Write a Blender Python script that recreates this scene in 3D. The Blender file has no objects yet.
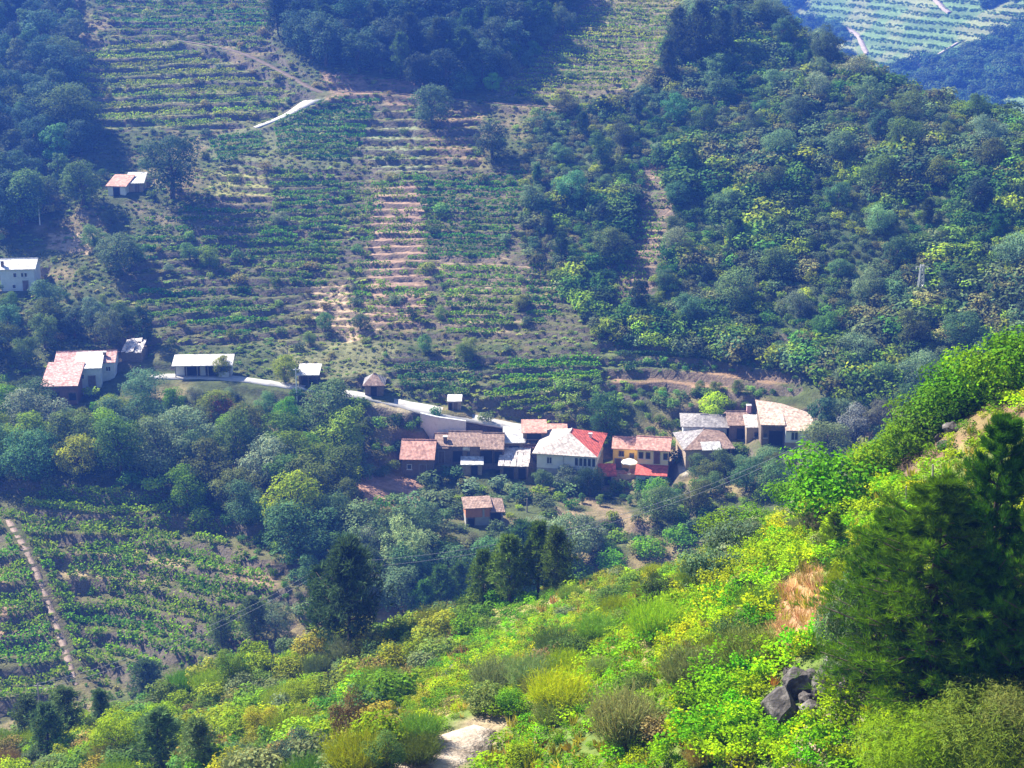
import bpy, bmesh, math, random
import numpy as np
from mathutils import Vector, Matrix

# ------------------------------------------------------------------ camera, sky, sun, exposure
W, H = 1024, 768
F = 1675.0                       # focal length in pixels
PITCH = math.radians(17.0)
CAM = np.array([0.0, 0.0, 130.0])
SUN_AZ = math.radians(-52.0)     # from the +Y axis, negative = left of the view
SUN_EL = math.radians(43.0)

sc = bpy.context.scene
cam_data = bpy.data.cameras.new("camera")
cam = bpy.data.objects.new("camera", cam_data)
sc.collection.objects.link(cam)
cam.location = CAM
cam.rotation_euler = (math.radians(90) - PITCH, 0, 0)
cam_data.sensor_width = 36.0
cam_data.lens = F * 36.0 / W
cam_data.clip_start = 0.5
cam_data.clip_end = 6000
sc.camera = cam

world = bpy.data.worlds.new("World")
sc.world = world
world.use_nodes = True
nt = world.node_tree
sky = nt.nodes.new("ShaderNodeTexSky")
sky.sky_type = 'NISHITA'
sky.sun_disc = False
sky.sun_elevation = SUN_EL
sky.sun_rotation = SUN_AZ
sky.air_density = 1.0
sky.dust_density = 0.6
sky.ozone_density = 2.0
nt.nodes["Background"].inputs[1].default_value = 0.06
nt.links.new(sky.outputs[0], nt.nodes["Background"].inputs[0])

sun_data = bpy.data.lights.new("sun", 'SUN')
sun_data.energy = 5.0
sun_data.angle = math.radians(0.5)
sun_data.color = (1.0, 0.92, 0.77)
sun = bpy.data.objects.new("sun", sun_data)
sc.collection.objects.link(sun)
sdir = Vector((math.sin(SUN_AZ) * math.cos(SUN_EL), math.cos(SUN_AZ) * math.cos(SUN_EL), math.sin(SUN_EL)))
sun.rotation_euler = sdir.to_track_quat('Z', 'Y').to_euler()
sun.location = (-60, 60, 330)

sc.view_settings.view_transform = 'Standard'
sc.view_settings.look = 'None'
sc.view_settings.exposure = 1.65
sc.view_settings.gamma = 1.0
sc.render.engine = 'CYCLES'
cy = sc.cycles
cy.max_bounces = 4
cy.diffuse_bounces = 2
cy.glossy_bounces = 1
cy.transmission_bounces = 3
cy.volume_bounces = 0
cy.transparent_max_bounces = 4
cy.use_denoising = True
cy.caustics_reflective = False
cy.caustics_refractive = False
cy.sample_clamp_indirect = 4.0
sc.render.use_persistent_data = False

rng = np.random.default_rng(7)
random.seed(7)
COL = sc.collection

HAZE_DENSITY = 0.00046
HAZE_COLOR = (0.07, 0.22, 1.0, 1.0)
# ------------------------------------------------------------------ small helpers
FWD = np.array([0, math.cos(PITCH), -math.sin(PITCH)])
UPV = np.array([0, math.sin(PITCH), math.cos(PITCH)])

def raydir(px, py):
    u = (np.asarray(px, float) - W / 2) / F
    v = (H / 2 - np.asarray(py, float)) / F
    d = FWD[None, :] + u.reshape(-1, 1) * np.array([1.0, 0, 0]) + v.reshape(-1, 1) * UPV
    return d / d[:, 1:2]                     # per metre of Y

def P(px, py, Y):
    return CAM + raydir([px], [py])[0] * Y

def project(p):
    q = np.asarray(p, float) - CAM
    z = q @ FWD
    return W / 2 + F * q[..., 0] / z, H / 2 - F * (q @ UPV) / z, z

def inpoly(px, py, poly):
    px = np.asarray(px, float); py = np.asarray(py, float)
    ins = np.zeros(px.shape, bool)
    n = len(poly)
    for i in range(n):
        x0, y0 = poly[i]; x1, y1 = poly[(i + 1) % n]
        if y0 == y1: continue
        c = ((y0 > py) != (y1 > py)) & (px < (x1 - x0) * (py - y0) / (y1 - y0) + x0)
        ins ^= c
    return ins

_lat = np.random.default_rng(3).random((256, 256))
def vnoise(x, y, s=1.0, octv=3, seed=0):
    """value noise in 0..1"""
    x = np.asarray(x, float) / s + seed * 17.3; y = np.asarray(y, float) / s + seed * 9.7
    out = 0; a = 1; tot = 0
    for o in range(octv):
        xi = np.floor(x).astype(int); yi = np.floor(y).astype(int)
        fx = x - xi; fy = y - yi
        fx = fx * fx * (3 - 2 * fx); fy = fy * fy * (3 - 2 * fy)
        g = lambda i, j: _lat[i % 256, j % 256]
        out = out + a * ((g(xi, yi) * (1 - fx) + g(xi + 1, yi) * fx) * (1 - fy) + (g(xi, yi + 1) * (1 - fx) + g(xi + 1, yi + 1) * fx) * fy)
        tot += a; a *= 0.5; x = x * 2.03 + 5.1; y = y * 2.03 + 3.7
    return out / tot

def sstep(a, b, x):
    t = np.clip((x - a) / (b - a), 0, 1)
    return t * t * (3 - 2 * t)

def mesh_np(name, verts, faces, tint=None, mat=None, smooth=False):
    """mesh from numpy arrays; faces (n,k) int"""
    me = bpy.data.meshes.new(name)
    verts = np.ascontiguousarray(verts, dtype=np.float32); faces = np.ascontiguousarray(faces, dtype=np.int32)
    n, k = faces.shape
    me.vertices.add(len(verts)); me.vertices.foreach_set("co", verts.ravel())
    me.loops.add(n * k); me.loops.foreach_set("vertex_index", faces.ravel())
    me.polygons.add(n)
    me.polygons.foreach_set("loop_start", np.arange(0, n * k, k, dtype=np.int32))
    me.polygons.foreach_set("loop_total", np.full(n, k, dtype=np.int32))
    if smooth: me.polygons.foreach_set("use_smooth", np.ones(n, bool))
    if tint is not None:
        at = me.attributes.new("tint", 'FLOAT_COLOR', 'POINT')
        c = np.ones((len(verts), 4), np.float32); c[:, :3] = tint
        at.data.foreach_set("color", c.ravel())
    me.update(calc_edges=True)
    if mat: me.materials.append(mat)
    return me

def link(name, me, parent=None, loc=None, rotz=0.0, scale=None, **props):
    o = bpy.data.objects.new(name, me)
    COL.objects.link(o)
    if parent is not None: o.parent = parent
    if loc is not None: o.location = [float(v) for v in loc]
    if rotz: o.rotation_euler = (0, 0, rotz)
    if scale is not None: o.scale = scale if hasattr(scale, '__len__') else (scale,) * 3
    for k, v in props.items(): o[k] = v
    return o

def thing(name, label, cat, loc=(0, 0, 0), rotz=0.0, group=None):
    o = link(name, None, None, loc, rotz, label=label, category=cat)
    o.empty_display_size = 0.5
    if group: o["group"] = group
    return o

def tag(o, label, cat, group=None):
    o["label"] = label; o["category"] = cat
    if group: o["group"] = group
    return o

class MB:
    """collects simple shapes into one mesh"""
    def __init__(s): s.v = []; s.f = []
    def poly(s, pts):
        b = len(s.v); s.v += [tuple(map(float, p)) for p in pts]; s.f.append(tuple(range(b, b + len(pts)))); return s
    def hexa(s, p):       # 8 points: bottom 4 ccw, top 4 ccw
        b = len(s.v); s.v += [tuple(map(float, q)) for q in p]
        for f in ((3, 2, 1, 0), (4, 5, 6, 7), (0, 1, 5, 4), (1, 2, 6, 5), (2, 3, 7, 6), (3, 0, 4, 7)):
            s.f.append(tuple(b + i for i in f))
        return s
    def box(s, x0, x1, y0, y1, z0, z1):
        return s.hexa([(x0, y0, z0), (x1, y0, z0), (x1, y1, z0), (x0, y1, z0), (x0, y0, z1), (x1, y0, z1), (x1, y1, z1), (x0, y1, z1)])
    def tube(s, pts, radii, n=6):
        pts = [Vector(p) for p in pts]; rings = []
        for i, p in enumerate(pts):
            t = (pts[min(i + 1, len(pts) - 1)] - pts[max(i - 1, 0)])
            if t.length < 1e-6: t = Vector((0, 0, 1))
            t.normalize()
            a = t.orthogonal().normalized() if i == 0 else (a - t * a.dot(t)).normalized()
            b_ = t.cross(a); base = len(s.v)
            for k in range(n):
                an = 2 * math.pi * k / n
                q = p + (a * math.cos(an) + b_ * math.sin(an)) * radii[i]
                s.v.append(tuple(q))
            rings.append(base)
        for i in range(len(rings) - 1):
            for k in range(n):
                s.f.append((rings[i] + k, rings[i] + (k + 1) % n, rings[i + 1] + (k + 1) % n, rings[i + 1] + k))
        s.f.append(tuple(rings[-1] + k for k in range(n)))
        return s
    def mesh(s, name, mat=None, smooth=False):
        me = bpy.data.meshes.new(name); me.from_pydata(s.v, [], s.f); me.update()
        if mat: me.materials.append(mat)
        if smooth:
            for p in me.polygons: p.use_smooth = True
        return me
    def build(s, name, mat, parent=None, smooth=False, **kw):
        return link(name, s.mesh(name, mat, smooth), parent, **kw)

# ------------------------------------------------------------------ materials
def new_mat(name):
    m = bpy.data.materials.new(name); m.use_nodes = True
    t = m.node_tree; t.nodes.clear()
    out = t.nodes.new("ShaderNodeOutputMaterial")
    return m, t, out

def N(t, kind, **kw):
    n = t.nodes.new(kind)
    for k, v in kw.items():
        if k == 'inp':
            for i, val in v.items(): n.inputs[i].default_value = val
        else: setattr(n, k, v)
    return n

def ramp(t, stops):
    r = t.nodes.new("ShaderNodeValToRGB"); e = r.color_ramp.elements
    while len(e) < len(stops): e.new(0.5)
    for i, (p, c) in enumerate(stops):
        e[i].position = p; e[i].color = (*c, 1)
    return r

def leaf_material(name, transl=0.35, rough=0.55, inst=False):
    m, t, out = new_mat(name); L = t.links.new
    at = N(t, "ShaderNodeAttribute", attribute_name="tint")
    oi = N(t, "ShaderNodeObjectInfo")
    mul = N(t, "ShaderNodeMix", data_type='RGBA', blend_type='MULTIPLY'); mul.inputs[0].default_value = 1
    ia = N(t, "ShaderNodeAttribute", attribute_name="itint", attribute_type='INSTANCER')
    L(at.outputs["Color"], mul.inputs[6]); L((ia if inst else oi).outputs["Color"], mul.inputs[7])
    hs = N(t, "ShaderNodeHueSaturation", inp={"Saturation": 1.2})
    L(mul.outputs[2], hs.inputs["Color"])
    mr = N(t, "ShaderNodeMapRange", inp={3: 0.475, 4: 0.525}); L(oi.outputs["Random"], mr.inputs[0]); L(mr.outputs[0], hs.inputs["Hue"])
    mr2 = N(t, "ShaderNodeMapRange", inp={3: 0.75, 4: 1.25})
    mm = N(t, "ShaderNodeMath", operation='FRACT'); m3 = N(t, "ShaderNodeMath", operation='MULTIPLY', inp={1: 7.31})
    L(oi.outputs["Random"], m3.inputs[0]); L(m3.outputs[0], mm.inputs[0]); L(mm.outputs[0], mr2.inputs[0]); L(mr2.outputs[0], hs.inputs["Value"])
    d = N(t, "ShaderNodeBsdfPrincipled", inp={"Roughness": 0.75, "Specular IOR Level": 0.05})
    L(hs.outputs[0], d.inputs["Base Color"])
    tr = N(t, "ShaderNodeBsdfTranslucent")
    hs2 = N(t, "ShaderNodeHueSaturation", inp={"Hue": 0.485, "Saturation": 1.1, "Value": 1.5}); L(hs.outputs[0], hs2.inputs["Color"]); L(hs2.outputs[0], tr.inputs["Color"])
    mx = N(t, "ShaderNodeMixShader", inp={0: transl}); L(d.outputs[0], mx.inputs[1]); L(tr.outputs[0], mx.inputs[2])
    L(mx.outputs[0], out.inputs[0])
    return m

def mottled(name, c1, c2, scale=2.0, rough=0.85, c3=None, bump=0.0, bscale=8.0, metal=0.0, stretch=None, detail=5.0):
    m, t, out = new_mat(name); L = t.links.new
    tc = N(t, "ShaderNodeTexCoord")
    mp = N(t, "ShaderNodeMapping"); L(tc.outputs["Object"], mp.inputs[0])
    if stretch: mp.inputs["Scale"].default_value = stretch
    n = N(t, "ShaderNodeTexNoise", inp={"Scale": scale, "Detail": detail, "Roughness": 0.65}); L(mp.outputs[0], n.inputs["Vector"])
    stops = [(0.32, c1), (0.68, c2)] if c3 is None else [(0.3, c1), (0.5, c2), (0.7, c3)]
    r = ramp(t, stops); L(n.outputs["Fac"], r.inputs[0])
    b = N(t, "ShaderNodeBsdfPrincipled", inp={"Roughness": rough, "Specular IOR Level": 0.3, "Metallic": metal}); L(r.outputs[0], b.inputs["Base Color"])
    if bump:
        n2 = N(t, "ShaderNodeTexNoise", inp={"Scale": bscale, "Detail": 4.0}); L(mp.outputs[0], n2.inputs["Vector"])
        bp = N(t, "ShaderNodeBump", inp={"Strength": bump, "Distance": 0.1}); L(n2.outputs["Fac"], bp.inputs["Height"]); L(bp.outputs[0], b.inputs["Normal"])
    L(b.outputs[0], out.inputs[0])
    return m

def ground_material(name):
    m, t, out = new_mat(name); L = t.links.new
    at = N(t, "ShaderNodeAttribute", attribute_name="tint")
    tc = N(t, "ShaderNodeTexCoord")
    n = N(t, "ShaderNodeTexNoise", inp={"Scale": 0.9, "Detail": 7.0, "Roughness": 0.7}); L(tc.outputs["Object"], n.inputs["Vector"])
    mr = N(t, "ShaderNodeMapRange", inp={1: 0.3, 2: 0.7, 3: 0.55, 4: 1.45}); L(n.outputs["Fac"], mr.inputs[0])
    mul = N(t, "ShaderNodeVectorMath", operation='SCALE'); L(at.outputs["Color"], mul.inputs[0]); L(mr.outputs[0], mul.inputs["Scale"])
    # dark schist where the slope is steep: terrace walls
    ge = N(t, "ShaderNodeNewGeometry"); sx = N(t, "ShaderNodeSeparateXYZ"); L(ge.outputs["True Normal"], sx.inputs[0])
    st = N(t, "ShaderNodeMapRange", inp={1: 0.80, 2: 0.62, 3: 0.0, 4: 0.75}); L(sx.outputs[2], st.inputs[0])
    n2 = N(t, "ShaderNodeTexNoise", inp={"Scale": 2.5, "Detail": 5.0}); L(tc.outputs["Object"], n2.inputs["Vector"])
    rr = ramp(t, [(0.3, (0.07, 0.055, 0.05)), (0.55, (0.15, 0.12, 0.10)), (0.75, (0.10, 0.11, 0.05))]); L(n2.outputs["Fac"], rr.inputs[0])
    mx = N(t, "ShaderNodeMix", data_type='RGBA'); L(st.outputs[0], mx.inputs[0]); L(mul.outputs[0], mx.inputs[6]); L(rr.outputs[0], mx.inputs[7])
    b = N(t, "ShaderNodeBsdfPrincipled", inp={"Roughness": 0.95, "Specular IOR Level": 0.1}); L(mx.outputs[2], b.inputs["Base Color"])
    n3 = N(t, "ShaderNodeTexNoise", inp={"Scale": 3.0, "Detail": 5.0}); L(tc.outputs["Object"], n3.inputs["Vector"])
    bp = N(t, "ShaderNodeBump", inp={"Strength": 0.7, "Distance": 0.25}); L(n3.outputs["Fac"], bp.inputs["Height"]); L(bp.outputs[0], b.inputs["Normal"])
    L(b.outputs[0], out.inputs[0])
    return m

M = {}
M['leaf'] = leaf_material('leaf', 0.24)
M['leafinst'] = leaf_material('leaf_cover', 0.23, inst=True)
M['needle'] = leaf_material('needle', 0.18)
M['dryleaf'] = leaf_material('dry_leaf', 0.25)
M['ground'] = ground_material('ground')
M['bark'] = mottled('bark', (0.05, 0.04, 0.03), (0.13, 0.10, 0.08), 3.0, bump=0.5)
M['greybark'] = mottled('grey_bark', (0.10, 0.09, 0.08), (0.24, 0.22, 0.20), 3.0, bump=0.4)
M['rock'] = mottled('rock', (0.025, 0.023, 0.026), (0.075, 0.068, 0.066), 2.2, c3=(0.20, 0.185, 0.18), bump=0.8, bscale=5)
M['schist'] = mottled('schist_wall', (0.07, 0.055, 0.05), (0.22, 0.17, 0.13), 2.2, c3=(0.13, 0.105, 0.085), bump=0.8, bscale=4)
M['tanstone'] = mottled('tan_stone', (0.18, 0.14, 0.10), (0.42, 0.33, 0.24), 2.0, c3=(0.28, 0.22, 0.16), bump=0.6, bscale=4)
M['concrete'] = mottled('concrete', (0.27, 0.26, 0.245), (0.46, 0.45, 0.43), 0.5, c3=(0.38, 0.37, 0.35), bump=0.1)
M['concwall'] = mottled('concrete_wall', (0.50, 0.53, 0.56), (0.68, 0.70, 0.72), 1.2, c3=(0.60, 0.62, 0.64), bump=0.3)
M['track'] = mottled('track_soil', (0.18, 0.135, 0.10), (0.38, 0.31, 0.245), 1.6, bump=1.0, bscale=5, c3=(0.50, 0.44, 0.37))
M['pinksoil'] = mottled('pink_track', (0.22, 0.15, 0.12), (0.46, 0.35, 0.28), 2.5, bump=0.6)
M['brownsoil'] = mottled('brown_track', (0.09, 0.07, 0.05), (0.20, 0.145, 0.10), 1.2, bump=0.5)
M['white'] = mottled('white_render', (0.72, 0.73, 0.73), (0.86, 0.86, 0.84), 1.0)
M['bluewhite'] = mottled('blue_white_render', (0.50, 0.56, 0.62), (0.68, 0.72, 0.76), 1.0)
M['greyrender'] = mottled('grey_render', (0.28, 0.28, 0.29), (0.44, 0.43, 0.42), 1.5, bump=0.3)
M['yellow'] = mottled('yellow_render', (0.80, 0.47, 0.09), (0.88, 0.55, 0.13), 1.0)
M['cream'] = mottled('cream_render', (0.82, 0.72, 0.44), (0.88, 0.79, 0.52), 1.0)
M['pink'] = mottled('pink_render', (0.62, 0.36, 0.42), (0.74, 0.46, 0.50), 1.0)
M['orange'] = mottled('orange_brick', (0.42, 0.17, 0.09), (0.56, 0.25, 0.13), 2.0)
M['redbrown'] = mottled('red_brown_render', (0.20, 0.10, 0.09), (0.32, 0.17, 0.14), 1.2)
M['wood'] = mottled('weathered_wood', (0.10, 0.07, 0.05), (0.24, 0.18, 0.13), 3.0, stretch=(1, 1, 0.2))
M['greywood'] = mottled('grey_post', (0.22, 0.20, 0.18), (0.40, 0.37, 0.33), 3.0, stretch=(1, 1, 0.2))
M['dark'] = mottled('painted_dark_opening', (0.012, 0.012, 0.014), (0.03, 0.03, 0.032), 2.0)  # near-black paint standing in for the shade inside open doorways
M['glass'] = mottled('window_glass', (0.03, 0.035, 0.04), (0.06, 0.07, 0.08), 1.0, rough=0.12)
M['frame'] = mottled('painted_frame', (0.66, 0.66, 0.64), (0.78, 0.78, 0.76), 2.0)
M['brownframe'] = mottled('brown_frame', (0.14, 0.07, 0.04), (0.22, 0.12, 0.07), 2.0)
M['metal'] = mottled('galvanised', (0.42, 0.44, 0.46), (0.60, 0.62, 0.64), 1.5, rough=0.45, metal=0.3)
M['cable'] = mottled('cable', (0.25, 0.26, 0.27), (0.35, 0.36, 0.37), 1.0)
M['thincable'] = mottled('thin_cable', (0.05, 0.05, 0.05), (0.08, 0.08, 0.08), 1.0)

def tile_mat(name, c1, c2, c3, rows=0.22, wave=0.5):
    """roof tiles: mottled colour, channels running down the slope as fine relief (u = across, v = down, from UV)"""
    m, t, out = new_mat(name); L = t.links.new
    tc = N(t, "ShaderNodeTexCoord")
    n = N(t, "ShaderNodeTexNoise", inp={"Scale": 2.6, "Detail": 6.0, "Roughness": 0.75}); L(tc.outputs["Object"], n.inputs["Vector"])
    r = ramp(t, [(0.3, c1), (0.5, c2), (0.68, c3)]); L(n.outputs["Fac"], r.inputs[0])
    vo = N(t, "ShaderNodeTexVoronoi", inp={"Scale": 2.4}); L(tc.outputs["Object"], vo.inputs["Vector"])
    hs = N(t, "ShaderNodeHueSaturation"); L(r.outputs[0], hs.inputs["Color"])
    sx = N(t, "ShaderNodeSeparateColor"); L(vo.outputs["Color"], sx.inputs[0])
    mr = N(t, "ShaderNodeMapRange", inp={3: 0.65, 4: 1.3}); L(sx.outputs[0], mr.inputs[0]); L(mr.outputs[0], hs.inputs["Value"])
    b = N(t, "ShaderNodeBsdfPrincipled", inp={"Roughness": 0.8, "Specular IOR Level": 0.3}); L(hs.outputs[0], b.inputs["Base Color"])
    wv = N(t, "ShaderNodeTexWave", inp={"Scale": 1.4, "Distortion": 0.6}); L(tc.outputs["Object"], wv.inputs["Vector"])
    bp = N(t, "ShaderNodeBump", inp={"Strength": wave, "Distance": 0.08}); L(wv.outputs["Fac"], bp.inputs["Height"]); L(bp.outputs[0], b.inputs["Normal"])
    L(b.outputs[0], out.inputs[0])
    return m

M['oldtile'] = tile_mat('old_clay_tile', (0.14, 0.085, 0.065), (0.29, 0.19, 0.145), (0.44, 0.33, 0.27))
M['paletile'] = tile_mat('pale_clay_tile', (0.32, 0.21, 0.16), (0.52, 0.38, 0.30), (0.66, 0.54, 0.46))
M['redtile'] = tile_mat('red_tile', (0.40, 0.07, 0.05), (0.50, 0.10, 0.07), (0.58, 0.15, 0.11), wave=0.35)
M['pinktile'] = tile_mat('pink_clay_tile', (0.36, 0.17, 0.13), (0.50, 0.26, 0.20), (0.60, 0.37, 0.31), wave=0.35)
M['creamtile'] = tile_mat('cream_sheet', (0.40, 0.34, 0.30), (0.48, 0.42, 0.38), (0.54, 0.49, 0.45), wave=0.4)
M['slate'] = tile_mat('slate', (0.13, 0.12, 0.13), (0.24, 0.225, 0.225), (0.37, 0.35, 0.34))
M['greysheet'] = tile_mat('fibre_cement', (0.42, 0.42, 0.43), (0.55, 0.55, 0.55), (0.66, 0.65, 0.64), wave=0.3)
M['slab'] = tile_mat('stone_slab', (0.22, 0.19, 0.18), (0.55, 0.50, 0.47), (0.75, 0.71, 0.67))
M['rusty'] = tile_mat('rusty_sheet', (0.30, 0.12, 0.10), (0.52, 0.28, 0.24), (0.70, 0.56, 0.52), wave=0.3)
M['whitesheet'] = tile_mat('white_sheet', (0.52, 0.50, 0.47), (0.62, 0.60, 0.57), (0.70, 0.68, 0.65), wave=0.3)
# ------------------------------------------------------------------ the lie of the land: control points (pixel, pixel, metres of Y)
CP = [
 # near hillside, bottom edge of the frame and below
 (1100,768,47),(1024,768,49),(850,768,51),(700,768,55),(500,768,63),(400,768,73),(250,768,92),(100,768,112),(0,775,122),(-120,780,130),
 # near hillside, middle
 (1100,600,54),(1024,600,56),(900,600,60),(800,600,67),(700,640,70),(600,650,80),(500,680,86),(400,700,93),(300,725,106),
 (750,560,86),(650,590,101),(560,620,113),(480,650,113),(360,682,123),(240,715,126),
 # crest of the near hillside
 (1100,355,74),(1024,395,76),(930,437,81),(880,478,84),(800,520,92),(700,548,110),(620,570,124),(540,594,134),(450,622,137),(380,645,137),(300,655,138),(200,690,139),(100,730,139),(0,757,140),(-120,790,142),
 # behind that crest, down to the stream
 (1100,455,120),(1000,480,120),(900,540,125),(800,600,135),(700,640,152),(620,655,163),(540,670,168),(450,690,168),(350,720,165),(200,755,163),(50,800,160),
 (1050,520,200),(900,600,195),(780,640,195),(620,690,196),(500,700,196),(400,710,192),(300,735,186),(180,755,180),(60,770,176),(-60,785,174),
 # lower left vineyard slope
 (-60,730,192),(0,715,195),(100,690,199),(250,640,204),(330,590,212),(0,600,214),(100,600,216),(200,560,220),(0,520,230),(100,500,233),(230,510,231),(-80,600,214),
 # village bench
 (400,560,222),(480,540,231),(600,535,234),(700,520,236),(780,500,236),(860,470,240),(960,440,244),
 (330,500,238),(450,500,247),(570,500,247),(680,490,248),(780,455,253),(870,430,254),
 (0,440,254),(100,440,254),(200,440,256),(320,440,260),(410,470,258),(500,465,260),(560,472,260),(650,472,260),(700,455,262),(770,440,262),
 (0,385,271),(60,385,271),(170,378,275),(240,380,275),(320,390,273),(400,404,271),(480,420,268),(530,430,267),(640,425,271),(740,405,270),(850,385,266),(1000,350,262),
 # the hill behind the village
 (-80,330,290),(60,335,288),(200,340,288),(330,340,290),(450,345,288),(600,360,284),(740,360,280),(870,340,276),(1000,310,272),(1100,300,270),
 (-80,260,314),(60,260,314),(200,260,315),(330,260,315),(450,260,314),(600,260,311),(740,260,305),(870,260,296),(1000,240,289),(1100,230,284),
 (-80,180,342),(60,180,344),(200,180,345),(330,180,344),(450,180,342),(600,180,338),(740,180,331),(870,180,318),(1000,170,307),(1100,165,300),
 (-80,90,384),(60,90,384),(200,95,382),(330,95,379),(450,95,378),(600,90,376),(740,90,366),(840,90,352),
 (-80,0,434),(60,0,432),(200,0,428),(330,0,424),(450,0,422),(600,0,420),(690,0,416),
 (-80,-70,480),(200,-70,470),(450,-70,462),(600,-60,455),
 # crest of the right-hand shoulder and what falls away behind it
 (745,8,408),(825,52,386),(900,96,358),(960,112,340),(1024,128,325),(1100,150,312),
 (790,75,450),(860,115,440),(930,155,410),(1000,180,390),(1060,200,375),(1140,220,360),
 (760,120,540),(900,200,520),(1050,260,500),
 (700,30,500),(640,-10,520),
]
pts = np.array([P(*c) for c in CP])
extra = np.array([(0, 2, 127.6), (18, 2, 137), (-18, 2, 118), (0, 28, 110.5), (10, 28, 111.5), (25, 28, 118), (-15, 28, 103), (45, 50, 119), (60, 80, 128), (-45, 40, 84), (-60, 90, 60),
                  (75, 120, 105), (110, 190, 60), (150, 240, 48), (160, 300, 70), (190, 380, 70)], float)
pts = np.vstack([pts, extra])

def tps_fit(p, lam=0.02):
    xy = p[:, :2] / 100.0
    d = np.linalg.norm(xy[:, None] - xy[None], axis=2)
    K = np.where(d > 0, d * d * np.log(d + 1e-12), 0) + lam * 0.01 * np.eye(len(p))
    A = np.zeros((len(p) + 3,) * 2)
    A[:len(p), :len(p)] = K; A[:len(p), len(p)] = 1; A[:len(p), len(p) + 1:] = xy
    A[len(p):, :len(p)] = A[:len(p), len(p):].T
    b = np.zeros(len(p) + 3); b[:len(p)] = p[:, 2]
    return xy, np.linalg.solve(A, b)

TXY, TW = tps_fit(pts)
def tps(x, y):
    x = np.asarray(x, float) / 100; y = np.asarray(y, float) / 100
    out = TW[-3] + TW[-2] * x + TW[-1] * y
    for (cx, cy_), w in zip(TXY, TW[:-3]):
        r2 = (x - cx) ** 2 + (y - cy_) ** 2
        out = out + w * 0.5 * r2 * np.log(r2 + 1e-12)
    return out

GX = np.arange(-215.0, 215.01, 1.0)
GY = np.concatenate([np.arange(1.0, 240, 0.75), np.arange(240, 470, 0.45), np.arange(470, 561, 1.5)])
# coarse spline, then bilinear refinement
cxs = np.arange(-216.0, 217, 4.0); cys = np.arange(0.0, 565, 3.0)
CZ = tps(*np.meshgrid(cxs, cys, indexing='xy'))
def bil(gx, gy, Z, x, y):
    ix = np.clip(np.searchsorted(gx, x) - 1, 0, len(gx) - 2); iy = np.clip(np.searchsorted(gy, y) - 1, 0, len(gy) - 2)
    fx = np.clip((x - gx[ix]) / (gx[ix + 1] - gx[ix]), 0, 1); fy = np.clip((y - gy[iy]) / (gy[iy + 1] - gy[iy]), 0, 1)
    return (Z[iy, ix] * (1 - fx) + Z[iy, ix + 1] * fx) * (1 - fy) + (Z[iy + 1, ix] * (1 - fx) + Z[iy + 1, ix + 1] * fx) * fy
MX, MY = np.meshgrid(GX, GY, indexing='xy')
ZB = bil(cxs, cys, CZ, MX.ravel(), MY.ravel()).reshape(MX.shape)
rough = sstep(12, 40, MY)
ZB += rough * ((vnoise(MX, MY, 22, 3, 1) - 0.5) * 3.0 + (vnoise(MX, MY, 4.0, 2, 2) - 0.5) * 0.7)
GZ = ZB.copy()

def zat(x, y, Z=None):
    return bil(GX, GY, GZ if Z is None else Z, np.atleast_1d(np.asarray(x, float)), np.atleast_1d(np.asarray(y, float)))

YS = np.arange(14.0, 558, 0.8)
def cast(px, py, Z=None):
    """pixel -> visible point of the land"""
    px = np.atleast_1d(np.asarray(px, float)); py = np.atleast_1d(np.asarray(py, float))
    res = np.full((len(px), 3), np.nan)
    for s in range(0, len(px), 4000):
        d = raydir(px[s:s + 4000], py[s:s + 4000])
        X = d[:, :1] * YS; ZR = CAM[2] + d[:, 2:] * YS
        Yg = np.broadcast_to(YS, X.shape)
        zg = bil(GX, GY, GZ if Z is None else Z, X.ravel(), Yg.ravel()).reshape(X.shape)
        diff = ZR - zg
        hit = diff < 0
        k = hit.argmax(1); ok = hit.any(1) & (k > 0)
        i = np.where(ok)[0]; kk = k[i]
        a = diff[i, kk - 1]; b = diff[i, kk]; tt = a / (a - b)
        yy = YS[kk - 1] + tt * 0.8
        res[s + i, 0] = d[i, 0] * yy; res[s + i, 1] = yy; res[s + i, 2] = CAM[2] + d[i, 2] * yy
    return res
def at(px, py): return cast(px, py)[0]
def mpp(p):                                 # metres per pixel at a point
    return float((np.asarray(p) - CAM) @ FWD) / F

# ------------------------------------------------------------------ roads: flatten the land under them
def smooth_path(pp, step=1.5):
    pp = np.array(pp); seg = np.r_[0, np.cumsum(np.linalg.norm(np.diff(pp[:, :2], axis=0), axis=1))]
    s = np.arange(0, seg[-1], step)
    out = np.stack([np.interp(s, seg, pp[:, i]) for i in range(3)], 1)
    for _ in range(6):
        out[1:-1] = 0.25 * out[:-2] + 0.5 * out[1:-1] + 0.25 * out[2:]
    return out
ROADS = {}
def road_path(name, pix, width, mat, drop=0.0, label=None):
    p = smooth_path(cast([a for a, b in pix], [b for a, b in pix]))
    wv = np.array(width, float) if hasattr(width, '__len__') else np.full(2, width, float)
    ww = np.interp(np.linspace(0, 1, len(p)), np.linspace(0, 1, len(wv)), wv)
    ROADS[name] = (p, ww, mat)
def flatten(p, ww, blend=1.8):
    lo = p.min(0) - 6; hi = p.max(0) + 6
    ii = np.where((MX > lo[0]) & (MX < hi[0]) & (MY > lo[1]) & (MY < hi[1]))
    q = np.stack([MX[ii], MY[ii]], 1)
    best = np.full(len(q), 1e9); bi = np.zeros(len(q), int)
    for k in range(len(p)):
        d = (q[:, 0] - p[k, 0]) ** 2 + (q[:, 1] - p[k, 1]) ** 2
        m_ = d < best; best[m_] = d[m_]; bi[m_] = k
    d = np.sqrt(best); hw = ww[bi] / 2 + 1.3
    t = 1 - sstep(0, blend, d - hw)
    GZ[ii] = GZ[ii] * (1 - t) + p[bi, 2] * t

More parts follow.
